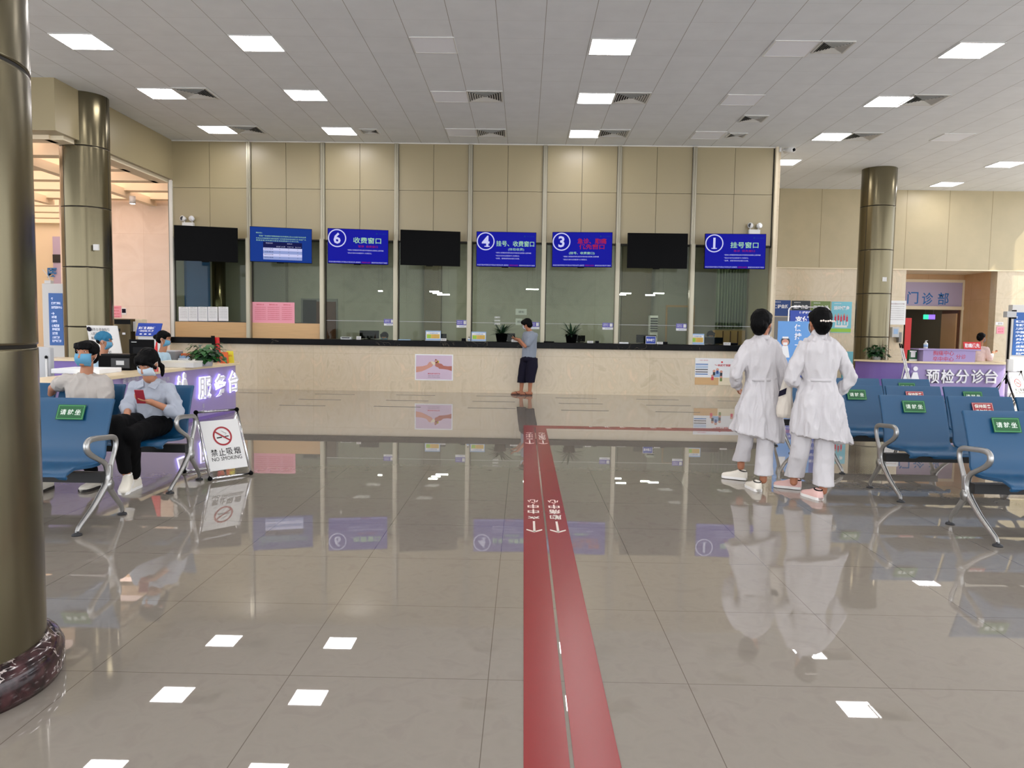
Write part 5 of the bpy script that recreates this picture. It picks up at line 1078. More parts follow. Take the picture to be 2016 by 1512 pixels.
# standing blue payment sign and pale blue banner
Ys = 15.6; a = aY(1553, 604, Ys); c = aY(1633, 604, Ys); t = thing('payment_sign', 'royal blue payment sign with rounded chrome frame behind the nurses', 'sign', ((a.x+c.x)/2, Ys, 0))
b = MB(); r_ = 0.06; P_l = [(a.x, 0.02), (a.x, a.z-r_), (a.x+0.02, a.z-0.02), (a.x+r_, a.z), (c.x-r_, a.z), (c.x-0.02, a.z-0.02), (c.x, a.z-r_), (c.x, 0.02)]; b.tube([(x, Ys, z) for x, z in P_l], 0.015, 'chrome', 10); b.box((a.x-0.05, Ys-0.18, 0), (c.x+0.05, Ys+0.18, 0.02), 'light_grey'); b.build('frame', t)
b = MB(); z1 = a.z-0.07; b.box((a.x+0.03, Ys-0.01, 0.4), (c.x-0.03, Ys+0.01, z1), 'banner_royal'); k = aY(1580, 628, Ys-0.01); b.text('支付宝', (k.x+0.06, Ys-0.01, k.z), UX, UZ, 0.42, 0.11, 'letter_white', 0.003, 0.04); b.text('便捷就医', (k.x+0.05, Ys-0.01, k.z+0.13), UX, UZ, 0.24, 0.045, 'letter_white', 0.003, 0.02)
for j in range(5): b.text('挂号缴费查报告', ((a.x+c.x)/2, Ys-0.01, 1.2-0.13*j), UX, UZ, 0.5, 0.06, 'letter_white', 0.003)
b.build('sign_panel', t)
Yn = 14.4; a = aY(1532, 632, Yn); c = aY(1604, 632, Yn); t = thing('roll_up_banner', 'pale blue roll-up distance banner with cartoon nurse between the two nurses', 'banner', ((a.x+c.x)/2, Yn, 0))
b = MB(); b.box((a.x, Yn-0.002, 0.09), (c.x, Yn+0.002, a.z), 'banner_blue')
for j, ch in enumerate('保持一米距离'): k = aY(1571, 645+17*j, Yn-0.002); b.text(ch, (k.x, Yn-0.003, k.z), UX, UZ, 0.13 if ch != '一' else 0.12, 0.13 if ch != '一' else 0.014, 'letter_white', 0.002, 0.02)
k = aY(1546, 672, Yn-0.003); b.disc(k-UY*0.001, UX, UZ, 0.085, 'poster_dark', 20); b.disc(k-UY*0.002-UZ*0.02, UX, UZ, 0.065, 'poster_skin', 20); b.rect(k-UY*0.003-UZ*0.045, UX, UZ, 0.08, 0.05, 'paper'); b.rect(k-UY*0.002+UZ*0.07, UX, UZ, 0.11, 0.035, 'paper'); b.add([k+UX*u+UZ*v-UY*0.001 for u, v in ((-0.09, -0.3), (0.09, -0.3), (0.05, -0.08), (-0.05, -0.08))], [(0, 1, 2, 3)], 'paper')
b.rect(((a.x+c.x)/2, Yn-0.002, 0.45), UX, UZ, c.x-a.x-0.04, 0.3, 'banner_royal', 0.002)
for j in range(3): b.text('请保持一米以上安全距离', ((a.x+c.x)/2, Yn-0.002, 0.54-0.08*j), UX, UZ, 0.5, 0.045, 'letter_white', 0.004)
b.build('banner_sheet', t); b = MB(); b.box((a.x-0.03, Yn-0.1, 0), (c.x+0.03, Yn+0.1, 0.09), 'light_grey'); b.cyl(((a.x+c.x)/2, Yn+0.03, 0.09), ((a.x+c.x)/2, Yn+0.03, a.z), 0.012, None, 'alu', 10); b.build('base', t, bevel=0.01)
b = MB(); a = aY(1660, 692, 20.6); c = aY(1686, 716, 20.6); b.box((a.x, 20.6, 0), (c.x, 20.66, a.z), 'poster_cyan'); tag(b.build('low_screen_board', loc=((a.x+c.x)/2, 20.6, 0)), 'low pale blue board by the wall right of the nurses', 'board')
# wall notices and dispensers right of the column
c, w_, h_ = pan(1750, 592, 1783, 639, 21.495); b = MB(); sheet(b, c, w_, h_, 'paper', 0.006); R_(b, c, 0, h_*0.46, w_, h_*0.06, 'poster_cyan'); T_(b, '急诊预检分诊流程', c, 0, h_*0.37, w_*0.8, 0.05, 'ink_red'); [T_(b, '病人就诊分级处置说明文字内容', c, 0, h_*0.26-0.06*j, w_*0.8, 0.025, 'ink') for j in range(7)]; R_(b, c, w_*0.15, -h_*0.42, w_*0.6, h_*0.08, 'ink_blue'); tag(b.build('notice_sheet', loc=c), 'large white notice with red heading on the wall right of the column', 'notice')
for x0, y0, x1, y1, m_, lb in ((1752, 644, 1766, 664, 'light_grey', 'grey wall dispenser with pale label under the white notice'), (1765, 654, 1771, 674, 'grey', 'slim grey wall handset beside the dispenser')):
    c, w_, h_ = pan(x0, y0, x1, y1, 21.49); b = MB(); b.box((c.x-w_/2, 21.36, c.z-h_/2), (c.x+w_/2, 21.495, c.z+h_/2), m_); 
    if m_ == 'light_grey': b.rect((c.x, 21.36, c.z+0.02), UX, UZ, w_*0.6, h_*0.5, 'card_blue', 0.003)
    tag(b.build('wall_dispenser', loc=c, bevel=0.008), lb, 'dispenser')
c, w_, h_ = pan(1781, 626, 1793, 694, 22.7); b = MB(); b.box((c.x-w_/2, 22.69, 0.1), (c.x+w_/2, 22.70, c.z+h_/2), 'red'); b.box((c.x-w_/2-0.02, 22.62, 0), (c.x+w_/2+0.02, 22.78, 0.1), 'light_grey'); tag(b.build('red_banner', loc=(c.x, 22.7, 0)), 'tall narrow red banner at the left of the outpatient doorway', 'banner')
k = aY(1830, 624, 23.8); t = thing('exit_sign', 'glowing green and violet exit sign hanging in the corridor', 'sign', (k.x, 23.8, k.z)); b = MB(); b.box((k.x-0.17, 23.8, k.z-0.07), (k.x-0.03, 23.84, k.z+0.07), 'exit_green'); b.box((k.x-0.03, 23.8, k.z-0.07), (k.x+0.17, 23.84, k.z+0.07), 'exit_violet'); b.text('安全出口', (k.x+0.07, 23.8, k.z), UX, UZ, 0.17, 0.06, 'letter_white', 0.003); b.build('light_box', t); b = MB(); [b.cyl((k.x+s*0.12, 23.82, k.z+0.07), (k.x+s*0.12, 23.82, 2.62), 0.005, None, 'grey', 6) for s in (-1, 1)]; b.build('hanging_rod', t)
c, w_, h_ = pan(1962, 643, 1977, 657, 21.495); b = MB(); sheet(b, c, w_, h_, 'paper_pink', 0.005); T_(b, '发热门诊', c, 0.0, 0.03, w_*0.7, 0.04, 'ink_red'); T_(b, '请右转', c, 0, -0.04, w_*0.7, 0.04, 'ink_red'); tag(b.build('notice_sheet', loc=c), 'small pink notice on the bright wall at far right', 'notice')
c, w_, h_ = pan(1960, 634, 1975, 640, 21.495); b = MB(); sheet(b, c, w_, h_, 'paper', 0.005); T_(b, '挂号处', c, 0.02, 0, w_*0.6, 0.05, 'ink'); tag(b.build('notice_sheet', loc=c), 'small white notice directly above the pink notice at far right', 'notice')
a = aZ(1955, 771); tag(MB().box((10.6, 18.9, 0.0005), (12.2, 19.2, 0.004), 'rug_red').build('floor_mat', loc=(11.4, 19.0, 0)), 'flat red mat on the floor right of the triage desk', 'mat')
# ------------------------------------------------------------------ people
def frame3(face, pitch=0.0, roll=0.0):
    """columns right, forward, up of a head that looks along face (degrees from +Y towards +X), pitched down"""
    a = R(face); f = Vector((math.sin(a), math.cos(a), 0)); r = Vector((math.cos(a), -math.sin(a), 0)); u = UZ.copy()
    f2 = f*math.cos(R(pitch))-u*math.sin(R(pitch)); u2 = u*math.cos(R(pitch))+f*math.sin(R(pitch))
    if roll: r, u2 = r*math.cos(R(roll))+u2*math.sin(R(roll)), u2*math.cos(R(roll))-r*math.sin(R(roll))
    return Matrix((r, f2, u2)).transposed()
def loc3(c, H, x, y, z): return Vector(c)+H@Vector((x, y, z))
def head(b, c, H, s=1.0):
    b.ell(loc3(c, H, 0, -0.012*s, 0.022*s), (0.074*s, 0.090*s, 0.092*s), H)
    b.ell(loc3(c, H, 0, 0.030*s, -0.030*s), (0.062*s, 0.058*s, 0.078*s), H)
    b.ell(loc3(c, H, 0, 0.046*s, -0.084*s), (0.034*s, 0.034*s, 0.026*s), H)
    b.tube([loc3(c, H, 0, 0.078*s, 0.018*s), loc3(c, H, 0, 0.094*s, -0.012*s), loc3(c, H, 0, 0.103*s, -0.032*s), loc3(c, H, 0, 0.084*s, -0.042*s)], [0.008*s, 0.011*s, 0.015*s, 0.012*s], None, 8)
    for sg in (-1, 1):
        b.ell(loc3(c, H, sg*0.075*s, -0.005*s, -0.010*s), (0.010*s, 0.020*s, 0.030*s), H, None, 10, 8)
        b.ell(loc3(c, H, sg*0.030*s, 0.064*s, 0.034*s), (0.026*s, 0.02*s, 0.010*s), H, None, 10, 8)
        b.ell(loc3(c, H, sg*0.016*s, 0.080*s, -0.062*s), (0.018*s, 0.012*s, 0.006*s), H, None, 8, 6)
def face_parts(root, c, H, s=1.0, lids=0.0):
    for sg in (-1, 1):
        e = MB(); e.ell(loc3(c, H, sg*0.031*s, 0.074*s, 0.017*s), (0.012*s, 0.008*s, 0.006*s*(1-lids)), H, 'eye_white', 12, 8); e.ell(loc3(c, H, sg*0.031*s, 0.078*s, 0.017*s), (0.006*s, 0.006*s, 0.006*s*(1-lids)), H, 'eye_dark', 10, 8); e.build('eye', root)
        e = MB(); e.tube([loc3(c, H, sg*0.014*s, 0.088*s, 0.034*s), loc3(c, H, sg*0.032*s, 0.086*s, 0.040*s), loc3(c, H, sg*0.050*s, 0.074*s, 0.034*s)], [0.0035, 0.004, 0.002], 'hair', 6); e.build('eyebrow', root)
def mask(root, c, H, s=1.0, mat='mask_blue'):
    b = MB(); na, nz = 14, 10; P = []
    for j in range(nz+1):
        t = j/nz; z = (0.0-0.098*t)*s
        for i in range(na+1):
            a = R(-66+132*i/na); k = math.sin(math.pi*t)**0.7
            wv = (0.074+0.004*k)*s; dp = (0.086+0.018*math.sin(math.pi*min(1, t*1.1))-0.030*t*t)*s+(0.0015 if j % 3 == 1 else 0)
            P.append(loc3(c, H, math.sin(a)*wv*(1.0-0.18*max(0, t-0.6)/0.4), math.cos(a)**0.8*dp+0.002, z+0.012*s*(abs(i/na-0.5)*2)**2*(1 if t > 0.5 else -1)*-0.3))
    b.add(P, [(j*(na+1)+i, (j+1)*(na+1)+i, (j+1)*(na+1)+i+1, j*(na+1)+i+1) for j in range(nz) for i in range(na)], mat, True)
    o = b.build('face_mask', root); m_ = o.modifiers.new('s', 'SOLIDIFY'); m_.thickness = 0.003; m_.offset = 1
    b = MB()
    for sg in (-1, 1):
        for z0 in (-0.004, -0.085): b.tube([loc3(c, H, sg*0.060*s, 0.042*s, z0*s), loc3(c, H, sg*0.078*s, 0.005*s, (z0*0.5+0.01)*s), loc3(c, H, sg*0.080*s, -0.016*s, 0.006*s)], 0.0016, 'white', 5)
    b.build('ear_loop', o)
def hand(b, wr, d, palm, side, s=1.0, curl=0.6, spread=0.1):
    """palm, four curled fingers and a side thumb; d points along the hand, palm out of the palm; side +1/-1 places the thumb"""
    d = Vector(d).normalized(); n = Vector(palm); n = (n-d*n.dot(d)).normalized(); t = d.cross(n)*side; wr = Vector(wr)
    H = Matrix((t, d, n)).transposed()
    b.ell(wr+d*0.045*s, (0.038*s, 0.050*s, 0.015*s), H, None, 14, 8); b.limb([wr-d*0.01, wr+d*0.03*s], [0.024*s, 0.022*s])
    for i in range(4):
        o = (1.5-i)*0.019*s; L = (0.036, 0.042, 0.040, 0.031)[i]*s; p = wr+d*(0.083-0.004*abs(i-1.2))*s+t*o; dd = (d+t*spread*(1.5-i)*0.3).normalized(); pts = [p-d*0.02*s, p]
        for k in range(3):
            c_ = curl*(0.6+0.5*k)*(1+0.08*i); dd = (dd*math.cos(c_*0.75)+n*math.sin(c_*0.75)).normalized() if k >= 0 else dd; p = p+dd*L*(1.0, 0.7, 0.55)[k]; pts.append(p)
            nn = (n-dd*n.dot(dd)); n_l = nn
        b.limb(pts, [0.0095*s, 0.0095*s, 0.009*s, 0.0082*s, 0.007*s], None, 8)
    p = wr+d*0.02*s+t*0.030*s; q = p+(t*0.75+d*0.65+n*0.25).normalized()*0.038*s; r_ = q+(d*0.9+t*0.15+n*0.45).normalized()*0.030*s; b.limb([p, q, r_, r_+(d+n*0.5).normalized()*0.02*s], [0.014*s, 0.011*s, 0.0095*s, 0.008*s], None, 8)
def shoe(root, heel, toe_dir, L, mat, solemat, up=UZ, w_=0.045, dark=None, nm='shoe'):
    h = Vector(heel); d = Vector(toe_dir).normalized(); u = Vector(up); u = (u-d*u.dot(d)).normalized(); r = d.cross(u)
    b = MB(); spec = []
    prof = [(0.0, 0.026, 0.055), (0.02, 0.036, 0.075), (0.07, 0.040, 0.078), (0.12, 0.038, 0.060), (0.17, 0.044, 0.044), (0.22, 0.044, 0.034), (0.25, 0.034, 0.026), (0.262, 0.016, 0.016)]
    k = L/0.262; rs = []
    for x, hw, hh in prof:
        hw *= w_/0.045; ring = []
        for i in range(16):
            a = 2*math.pi*i/16; ca, sa = math.cos(a), math.sin(a); z = (0.02+hh*max(sa, 0)**0.8) if sa > 0 else 0.018*(1+sa)
            ring.append(h+d*x*k+r*hw*math.copysign(abs(ca)**0.75, ca)+u*z)
        rs.append(ring)
    b.loft(rs, mat); o = b.build(nm, root)
    b = MB(); out = []
    for x, hw, hh in prof: out.append((x, hw*w_/0.045+0.003))
    pl = [h+d*(x*k)+r*hw for x, hw in out]+[h+d*(x*k)-r*hw for x, hw in out[::-1]]
    b.poly(pl[::-1], u, 0.022, solemat); b.build('sole', o)
    b = MB(); c = h+d*0.045*k+u*0.085; b.tube([c+r*0.03*math.cos(t)+d*0.035*math.sin(t)+u*0.006*math.sin(t) for t in [2*math.pi*i/14 for i in range(14)]], 0.006, dark or solemat, 6, closed=True); b.build('collar', o)
    if dark or True:
        b = MB()
        for q in range(4): x = (0.085+0.022*q)*k; zz = 0.092-0.011*q; b.tube([h+d*x-r*0.022+u*(zz-0.012), h+d*(x+0.004)+u*zz, h+d*x+r*0.022+u*(zz-0.012)], 0.0025, dark or 'light_grey', 5)
        b.build('lace', o)
    return o
def hairdo(root, c, H, s=1.0, kind='short', mat='hair', seed=0):
    b = MB()
    if kind == 'cap':
        b.ell(loc3(c, H, 0, -0.022*s, 0.042*s), (0.090*s, 0.108*s, 0.088*s), H); b.ell(loc3(c, H, 0, -0.085*s, 0.035*s), (0.055*s, 0.05*s, 0.05*s), H)
        o = b.fuse('surgical_cap', 'cap_blue', root, voxel=0.007, smooth=2, folds=0.006, fscale=26, fstretch=(1, 1, 1), seed=seed)
        b = MB(); b.ell(loc3(c, H, 0, -0.055*s, -0.012*s), (0.070*s, 0.052*s, 0.045*s), H); b.fuse('hair', 'hair', root, voxel=0.007, smooth=2)
        return o
    b.ell(loc3(c, H, 0, -0.024*s, 0.034*s), (0.088*s, 0.098*s, 0.092*s), H); b.ell(loc3(c, H, 0, -0.055*s, -0.015*s), (0.076*s, 0.064*s, 0.075*s), H)
    if kind in ('short', 'bowl'):
        b.ell(loc3(c, H, 0, 0.030*s, 0.068*s), (0.078*s, 0.062*s, 0.048*s), H)
        for sg in (-1, 1): b.ell(loc3(c, H, sg*0.070*s, 0.0, 0.030*s), (0.022*s, 0.055*s, 0.045*s), H)
        for i in range(9):
            x = (i-4)*0.0165*s; b.limb([loc3(c, H, x, 0.058*s, 0.078*s), loc3(c, H, x*1.06, 0.084*s-abs(x)*0.2, 0.052*s-(0.010 if i % 2 else 0))], [0.02*s, 0.010*s])
    if kind == 'tail':
        b.ell(loc3(c, H, 0, 0.030*s, 0.062*s), (0.080*s, 0.064*s, 0.048*s), H)
        for sg in (-1, 1):
            b.limb([loc3(c, H, sg*0.030*s, 0.080*s, 0.066*s), loc3(c, H, sg*0.066*s, 0.058*s, 0.03*s), loc3(c, H, sg*0.080*s, 0.030*s, -0.03*s)], [0.022*s, 0.018*s, 0.012*s])
        for i in range(7): x = (i-3)*0.018*s; b.limb([loc3(c, H, x*0.7, 0.066*s, 0.082*s), loc3(c, H, x, 0.090*s-abs(x)*0.2, 0.046*s)], [0.02*s, 0.011*s])
        b.limb([loc3(c, H, 0.02*s, -0.09*s, -0.03*s), loc3(c, H, -0.06*s, -0.075*s, -0.09*s), loc3(c, H, -0.082*s, -0.03*s, -0.12*s), loc3(c, H, -0.080*s, -0.01*s, -0.15*s)], [0.025*s, 0.022*s, 0.016*s, 0.008*s])
    if kind == 'bun': b.ell(loc3(c, H, 0, -0.125*s, -0.01*s), (0.040*s, 0.040*s, 0.040*s), H); b.ell(loc3(c, H, 0, 0.020*s, 0.066*s), (0.078*s, 0.060*s, 0.046*s), H)
    if kind == 'updo': b.ell(loc3(c, H, 0, -0.088*s, -0.005*s), (0.062*s, 0.042*s, 0.062*s), H); b.ell(loc3(c, H, 0, 0.015*s, 0.060*s), (0.080*s, 0.066*s, 0.050*s), H); b.ell(loc3(c, H, 0, -0.05*s, -0.065*s), (0.056*s, 0.045*s, 0.04*s), H)
    return b.fuse('hair', mat, root, voxel=0.0065, smooth=2, folds=0.004, fscale=40, fstretch=(1, 1, 0.3), seed=seed)
def torso_rings(b, spec, u, v, k=28, p=2.3): return b.rings(spec, u, v, k, None, p)

def nurse(label, Y, S, K, legs, shoes, shoemat, face, hairkind, clip, seed):
    """S scale metres per pixel is implied by the depth; K torso outline (px left, px right, py, depth radius)"""
    g = lambda p, dy=0.0: aY(p[0], p[1], Y+dy)
    cx = sum(aY((l+r)/2, y, Y).x for l, r, y, d in K)/len(K)
    t = thing('person', label, 'person', (cx, Y, 0), 'nurses in white coats walking away')
    hc = g(K[0][4] if len(K[0]) > 4 else S['head']) if False else g(S['head']); H = frame3(face, S.get('pitch', 4), S.get('roll', 0))
    b = MB(); head(b, hc, H, 1.02); nb = g(S['neck']); b.limb([hc+Vector((0, -0.015, -0.04)), nb, nb-UZ*0.06], [0.052, 0.052, 0.06])
    sh = [g(S['shL']), g(S['shR'])]; el = [g(S['elL'], -0.02), g(S['elR'], -0.02)]; wr = [g(S['wrL'], S['wy'][0]), g(S['wrR'], S['wy'][1])]
    for i in (0, 1):
        b.limb([sh[i]+UX*(0.03 if i == 0 else -0.03)-UZ*0.02, el[i], wr[i]], [0.032, 0.030, 0.024]); d = (wr[i]-el[i]).normalized(); hand(b, wr[i], d, UX if i == 0 else -UX, -1 if i == 0 else 1, 0.92, 0.5)
    body_sp = [(aY((l+r)/2, y, Y), (aY(r, y, Y).x-aY(l, y, Y).x)/2*0.78, d*0.70) for l, r, y, d in K[2:-3]]
    torso_rings(b, body_sp[::-1], UX, UY)
    for (tp_, kn, an, wds, dys) in legs:
        a, m_, c = g(tp_, 0), g(kn, dys[0]), g(an, dys[1]); b.limb([a+UZ*0.15, a, m_, c, c-UZ*0.05], [0.03, 0.03, 0.036, 0.034, 0.034])
    b.fuse('body', 'skin_dark', t, voxel=0.008, smooth=3)
    face_parts(t, hc, H, 1.02); mask(t, hc, H, 1.02, 'mask_pale')
    h_ = hairdo(t, hc, H, 1.05, hairkind, seed=seed)
    if clip:
        b = MB(); k0 = loc3(hc, frame3(face, 0), 0, -0.150, 0.012)
        for i in range(7): b.ell(k0+Vector(((i-3)*0.018, 0.003*abs(i-3), 0.003*math.sin(i*2))), 0.0085, None, 'pearl', 10, 8)
        b.build('hair_clip', h_)
    # coat: body flare, collar, sleeves
    b = MB(); n = len(K); cr = []
    for i, (l, r, y, d) in enumerate(K):
        cr.append((aY((l+r)/2, y, Y), (aY(r, y, Y).x-aY(l, y, Y).x)/2, d))
    rs = []; kk = 40
    for i, (c, ru, rv) in enumerate(cr):
        ring = []; fr_ = i/(n-1)
        for j in range(kk):
            a = 2*math.pi*j/kk; ca, sa = math.cos(a), math.sin(a); pp = 2.2; w2 = 1+0.085*max(0, fr_-0.5)*2.2*math.sin(a*7+seed)+0.06*max(0, fr_-0.5)*math.sin(a*13+2)
            q = c+UX*ru*w2*math.copysign(abs(ca)**(2/pp), ca)+UY*rv*w2*math.copysign(abs(sa)**(2/pp), sa)
            if i >= n-2: q += UZ*(-S.get('hemslope', 0.0)*(q.x-c.x)*(0.5 if i == n-2 else 1.0))
            ring.append(q)
        rs.append(ring)
    b.loft(rs[::-1], None)
    for i in (0, 1):
        m_ = (sh[i]*0.45+el[i]*0.55); d = (wr[i]-el[i]); b.limb([sh[i]-UX*(-0.02 if i == 0 else 0.02), m_, el[i], el[i]+d*0.5, el[i]+d*0.86], [0.060, 0.058, 0.051, 0.047, 0.045])
    b.limb([nb+UZ*0.0, nb-UZ*0.05], [0.058, 0.075])
    b.fuse('white_coat', 'coat_white', t, voxel=0.0085, smooth=4, folds=0.028, fscale=8.5, fstretch=(1.6, 1.6, 0.33), seed=seed)
    b = MB(); wl_ = aY(K[S['waist']][0]+3, K[S['waist']][2], Y); wr_ = aY(K[S['waist']][1]-3, K[S['waist']][2], Y); rr = (wr_.x-wl_.x)/2; c = (wl_+wr_)/2
    b.rings([(c-UZ*0.014, rr+0.010, K[S['waist']][3]+0.014), (c+UZ*0.014, rr+0.008, K[S['waist']][3]+0.012)], UX, UY, 40, 'coat_white', 2.2); b.build('coat_belt', t)
    b = MB(); b.rings([(nb-UZ*0.03, 0.074, 0.072), (nb+UZ*0.012, 0.060, 0.060)], UX, UY, 28, 'coat_white', 2.0, caps=True); b.build('coat_collar', t)
    b = MB()
    for (tp_, kn, an, wds, dys) in legs:
        a, m_, c = g(tp_, 0)+UZ*0.12, g(kn, dys[0]), g(an, dys[1]); b.rings([(c, wds[2], wds[2]*1.05), ((m_+c)/2, (wds[1]+wds[2])/2*0.98, wds[1]), (m_, wds[1], wds[1]*1.05), ((a+m_)/2, wds[0], wds[0]), (a, wds[0], wds[0])], UX, UY, 24, None, 2.0)
    b.fuse('white_trousers', 'coat_white', t, voxel=0.008, smooth=3, folds=0.009, fscale=10, fstretch=(1, 1, 0.45), seed=seed+5)
    for (hx, hy, dr, L, up, lift) in shoes:
        p = aZ(hx, hy); p.z = lift; shoe(t, p, dr, L, shoemat, 'sole', up, 0.045, 'matt_black' if shoemat == 'shoe_pink' else 'sole_dark')
    return t
nurse('nurse in white coat at left of the pair, plain black hair, cream shoes', 6.92, dict(head=(1500, 637), neck=(1501, 662), shL=(1468, 690), shR=(1531, 690), elL=(1450, 737), elR=(1540, 738), wrL=(1452, 760), wrR=(1538, 784), wy=(0.16, 0.03), waist=4, hemslope=0.22),
      [(1486, 1516, 664, 0.07), (1469, 1531, 675, 0.095), (1464, 1533, 690, 0.11), (1468, 1528, 720, 0.108), (1471, 1523, 746, 0.10), (1460, 1530, 775, 0.125), (1450, 1536, 805, 0.14), (1442, 1539, 840, 0.155), (1439, 1538, 859, 0.16)],
      [((1474, 845), (1467, 872), (1459, 908), (0.075, 0.070, 0.078), (0.10, 0.20)), ((1508, 855), (1506, 895), (1503, 934), (0.078, 0.076, 0.082), (0.0, -0.06))],
      [(1470, 946, (-0.86, 0.50, 0), 0.235, UZ, 0.006), (1494, 968, (-0.12, 1.0, 0.0), 0.235, UZ, 0.0)], 'shoe_white', 38, 'updo', False, 1.0)
nurse('nurse in white coat at right of the pair with pearl hair clip and pink shoes', 6.58, dict(head=(1613, 635), neck=(1613, 662), shL=(1577, 690), shR=(1650, 690), elL=(1559, 745), elR=(1676, 742), wrL=(1578, 760), wrR=(1654, 772), wy=(0.14, 0.06), waist=4, hemslope=0.16, pitch=6),
      [(1597, 1630, 663, 0.072), (1576, 1650, 675, 0.10), (1570, 1655, 690, 0.115), (1577, 1647, 720, 0.112), (1583, 1640, 747, 0.102), (1568, 1652, 775, 0.13), (1563, 1659, 805, 0.145), (1559, 1668, 840, 0.165), (1557, 1674, 863, 0.175)],
      [((1580, 862), (1572, 900), (1563, 938), (0.080, 0.078, 0.084), (0.06, 0.16)), ((1623, 868), (1622, 910), (1621, 955), (0.085, 0.080, 0.086), (-0.02, -0.08))],
      [(1577, 964, (-0.88, 0.46, 0), 0.235, UZ, 0.004), (1616, 985, (-0.30, 1.0, 0.0), 0.235, UZ, 0.0)], 'shoe_pink', -6, 'updo', True, 4.0)
# cloth bag carried between them
Yb2 = 6.72; t = thing('cloth_bag', 'beige cloth bag with navy patch hanging between the two nurses', 'bag', (aY(1546, 800, Yb2).x, Yb2, 0.55))
b = MB(); b.rings([(aY(1545, 822, Yb2), 0.062, 0.035), (aY(1545, 815, Yb2), 0.070, 0.05), (aY(1546, 795, Yb2), 0.066, 0.05), (aY(1548, 770, Yb2), 0.052, 0.042), (aY(1551, 750, Yb2), 0.036, 0.03), (aY(1554, 738, Yb2), 0.026, 0.022)], UX, UY, 24, None, 2.4)
b.fuse('bag_body', 'bag_cloth', t, voxel=0.008, smooth=3, folds=0.012, fscale=11, fstretch=(1.4, 1, 0.3), seed=2)
b = MB(); b.poly([aY(1533, 781, Yb2-0.052), aY(1547, 776, Yb2-0.052), aY(1549, 764, Yb2-0.052), aY(1535, 770, Yb2-0.052)], UY, 0.01, 'navy'); b.build('navy_patch', t)
b = MB(); b.tube([aY(1552, 745, Yb2), aY(1556, 735, Yb2+0.04), aY(1560, 728, Yb2+0.09)], [0.014, 0.012, 0.01], 'bag_cloth', 8); b.build('strap', t)

# ------------------------------------------------------------------ seated man
def seated(label, hc, H, s, sh, el, wr, hands_, hip, kn, an, feet, cloths, hairkind, maskmat, skin='skin', group=None, lids=0.3, torso=None, seed=0, extra_body=None, face=True):
    root = thing('person', label, 'person', ((hip[0].x+hip[1].x)/2, (hip[0].y+hip[1].y)/2, 0), group)
    b = MB(); head(b, hc, H, s); nb = (sh[0]+sh[1])/2+UZ*0.062; b.limb([hc-UZ*0.04*s, hc-UZ*0.09*s+(nb-hc)*0.2, nb, nb-UZ*0.05], [0.05, 0.05, 0.052, 0.06])
    u = (sh[1]-sh[0]).normalized(); pc = (hip[0]+hip[1])/2; v = UZ.cross(u).normalized(); mid = (nb+pc)/2
    b.rings([(pc-UZ*0.04, 0.13, 0.09), (pc+UZ*0.05, 0.14, 0.095), (mid, 0.12, 0.085), (nb-UZ*0.14, 0.14, 0.09), (nb-UZ*0.05, 0.12, 0.065)], u, v, 24)
    for i in (0, 1):
        b.limb([sh[i]-UZ*0.01, el[i], wr[i]], [0.036, 0.034, 0.025]); dd, pn, sd_, cu = hands_[i]; hand(b, wr[i], dd, pn, sd_, 0.95, cu)
        if kn: b.limb([hip[i], kn[i], an[i]], [0.07, 0.05, 0.035])
    b.fuse('body', skin, root, voxel=0.0075 if hc.y < 9 else 0.009, smooth=2)
    if face: face_parts(root, hc, H, s, lids)
    if maskmat: mask(root, hc, H, s*1.06, maskmat)
    hairdo(root, hc, H, s*0.98, hairkind, seed=seed)
    # upper garment
    b = MB(); st, sleeve, hemdrop = cloths['top']; w0 = cloths.get('w', 1.0)
    b.rings([(pc-UZ*hemdrop, 0.165*w0, 0.125), (pc+UZ*0.04, 0.165*w0, 0.125), (mid+v*0.0, 0.155*w0, 0.11), (nb-UZ*0.14, 0.172*w0, 0.112), (nb-UZ*0.07, 0.165*w0, 0.09), (nb-UZ*0.025, 0.09, 0.068), (nb+UZ*0.005, 0.065, 0.058)], u, v, 28, None, 2.3)
    for i in (0, 1):
        a = sh[i]; e = el[i]; b.limb([nb-UZ*0.06, a-UZ*0.005], [0.07, 0.055])
        if sleeve <= 1: b.limb([a, a.lerp(e, 0.5*sleeve), a.lerp(e, sleeve)], [0.058, 0.062, 0.062])
        else: b.limb([a, a.lerp(e, 0.5), e, e.lerp(wr[i], sleeve-1)], [0.056, 0.058, 0.056, 0.050])
    top = b.fuse(cloths['topname'], st, root, voxel=0.008, smooth=3, folds=cloths.get('f', 0.011), fscale=9, fstretch=(1, 1, 0.8), seed=seed)
    if cloths.get('collar'):
        for sg in (-1, 1):
            b = MB(); n0 = nb+UZ*0.012; fv = v*(-1 if v.y > 0 else 1); b.poly([n0+u*sg*0.064-fv*0.02, n0+u*sg*0.085-UZ*0.035+fv*0.03, n0+u*sg*0.078-UZ*0.085+fv*0.108, n0+u*sg*0.018-UZ*0.06+fv*0.112, n0+u*sg*0.05+fv*0.045], fv*0.6+UZ, 0.008, st); b.build('shirt_collar', top)
    if kn and cloths.get('leg'):
        b = MB(); m_, lw = cloths['leg']
        for i in (0, 1):
            b.limb([hip[i], hip[i].lerp(kn[i], 0.5), kn[i], kn[i].lerp(an[i], 0.5), kn[i].lerp(an[i], 0.92)], [0.098*lw, 0.084*lw, 0.068*lw, 0.060*lw, 0.050*lw])
        b.ell(pc, (0.135, 0.105, 0.08)); b.fuse('trousers', m_, root, voxel=0.009, smooth=3, folds=0.006, fscale=10, seed=seed+3)
    for f in feet: shoe(root, *f)
    return root
Y = 6.62; g = lambda x, y, dy=0.0: aY(x, y, Y+dy)
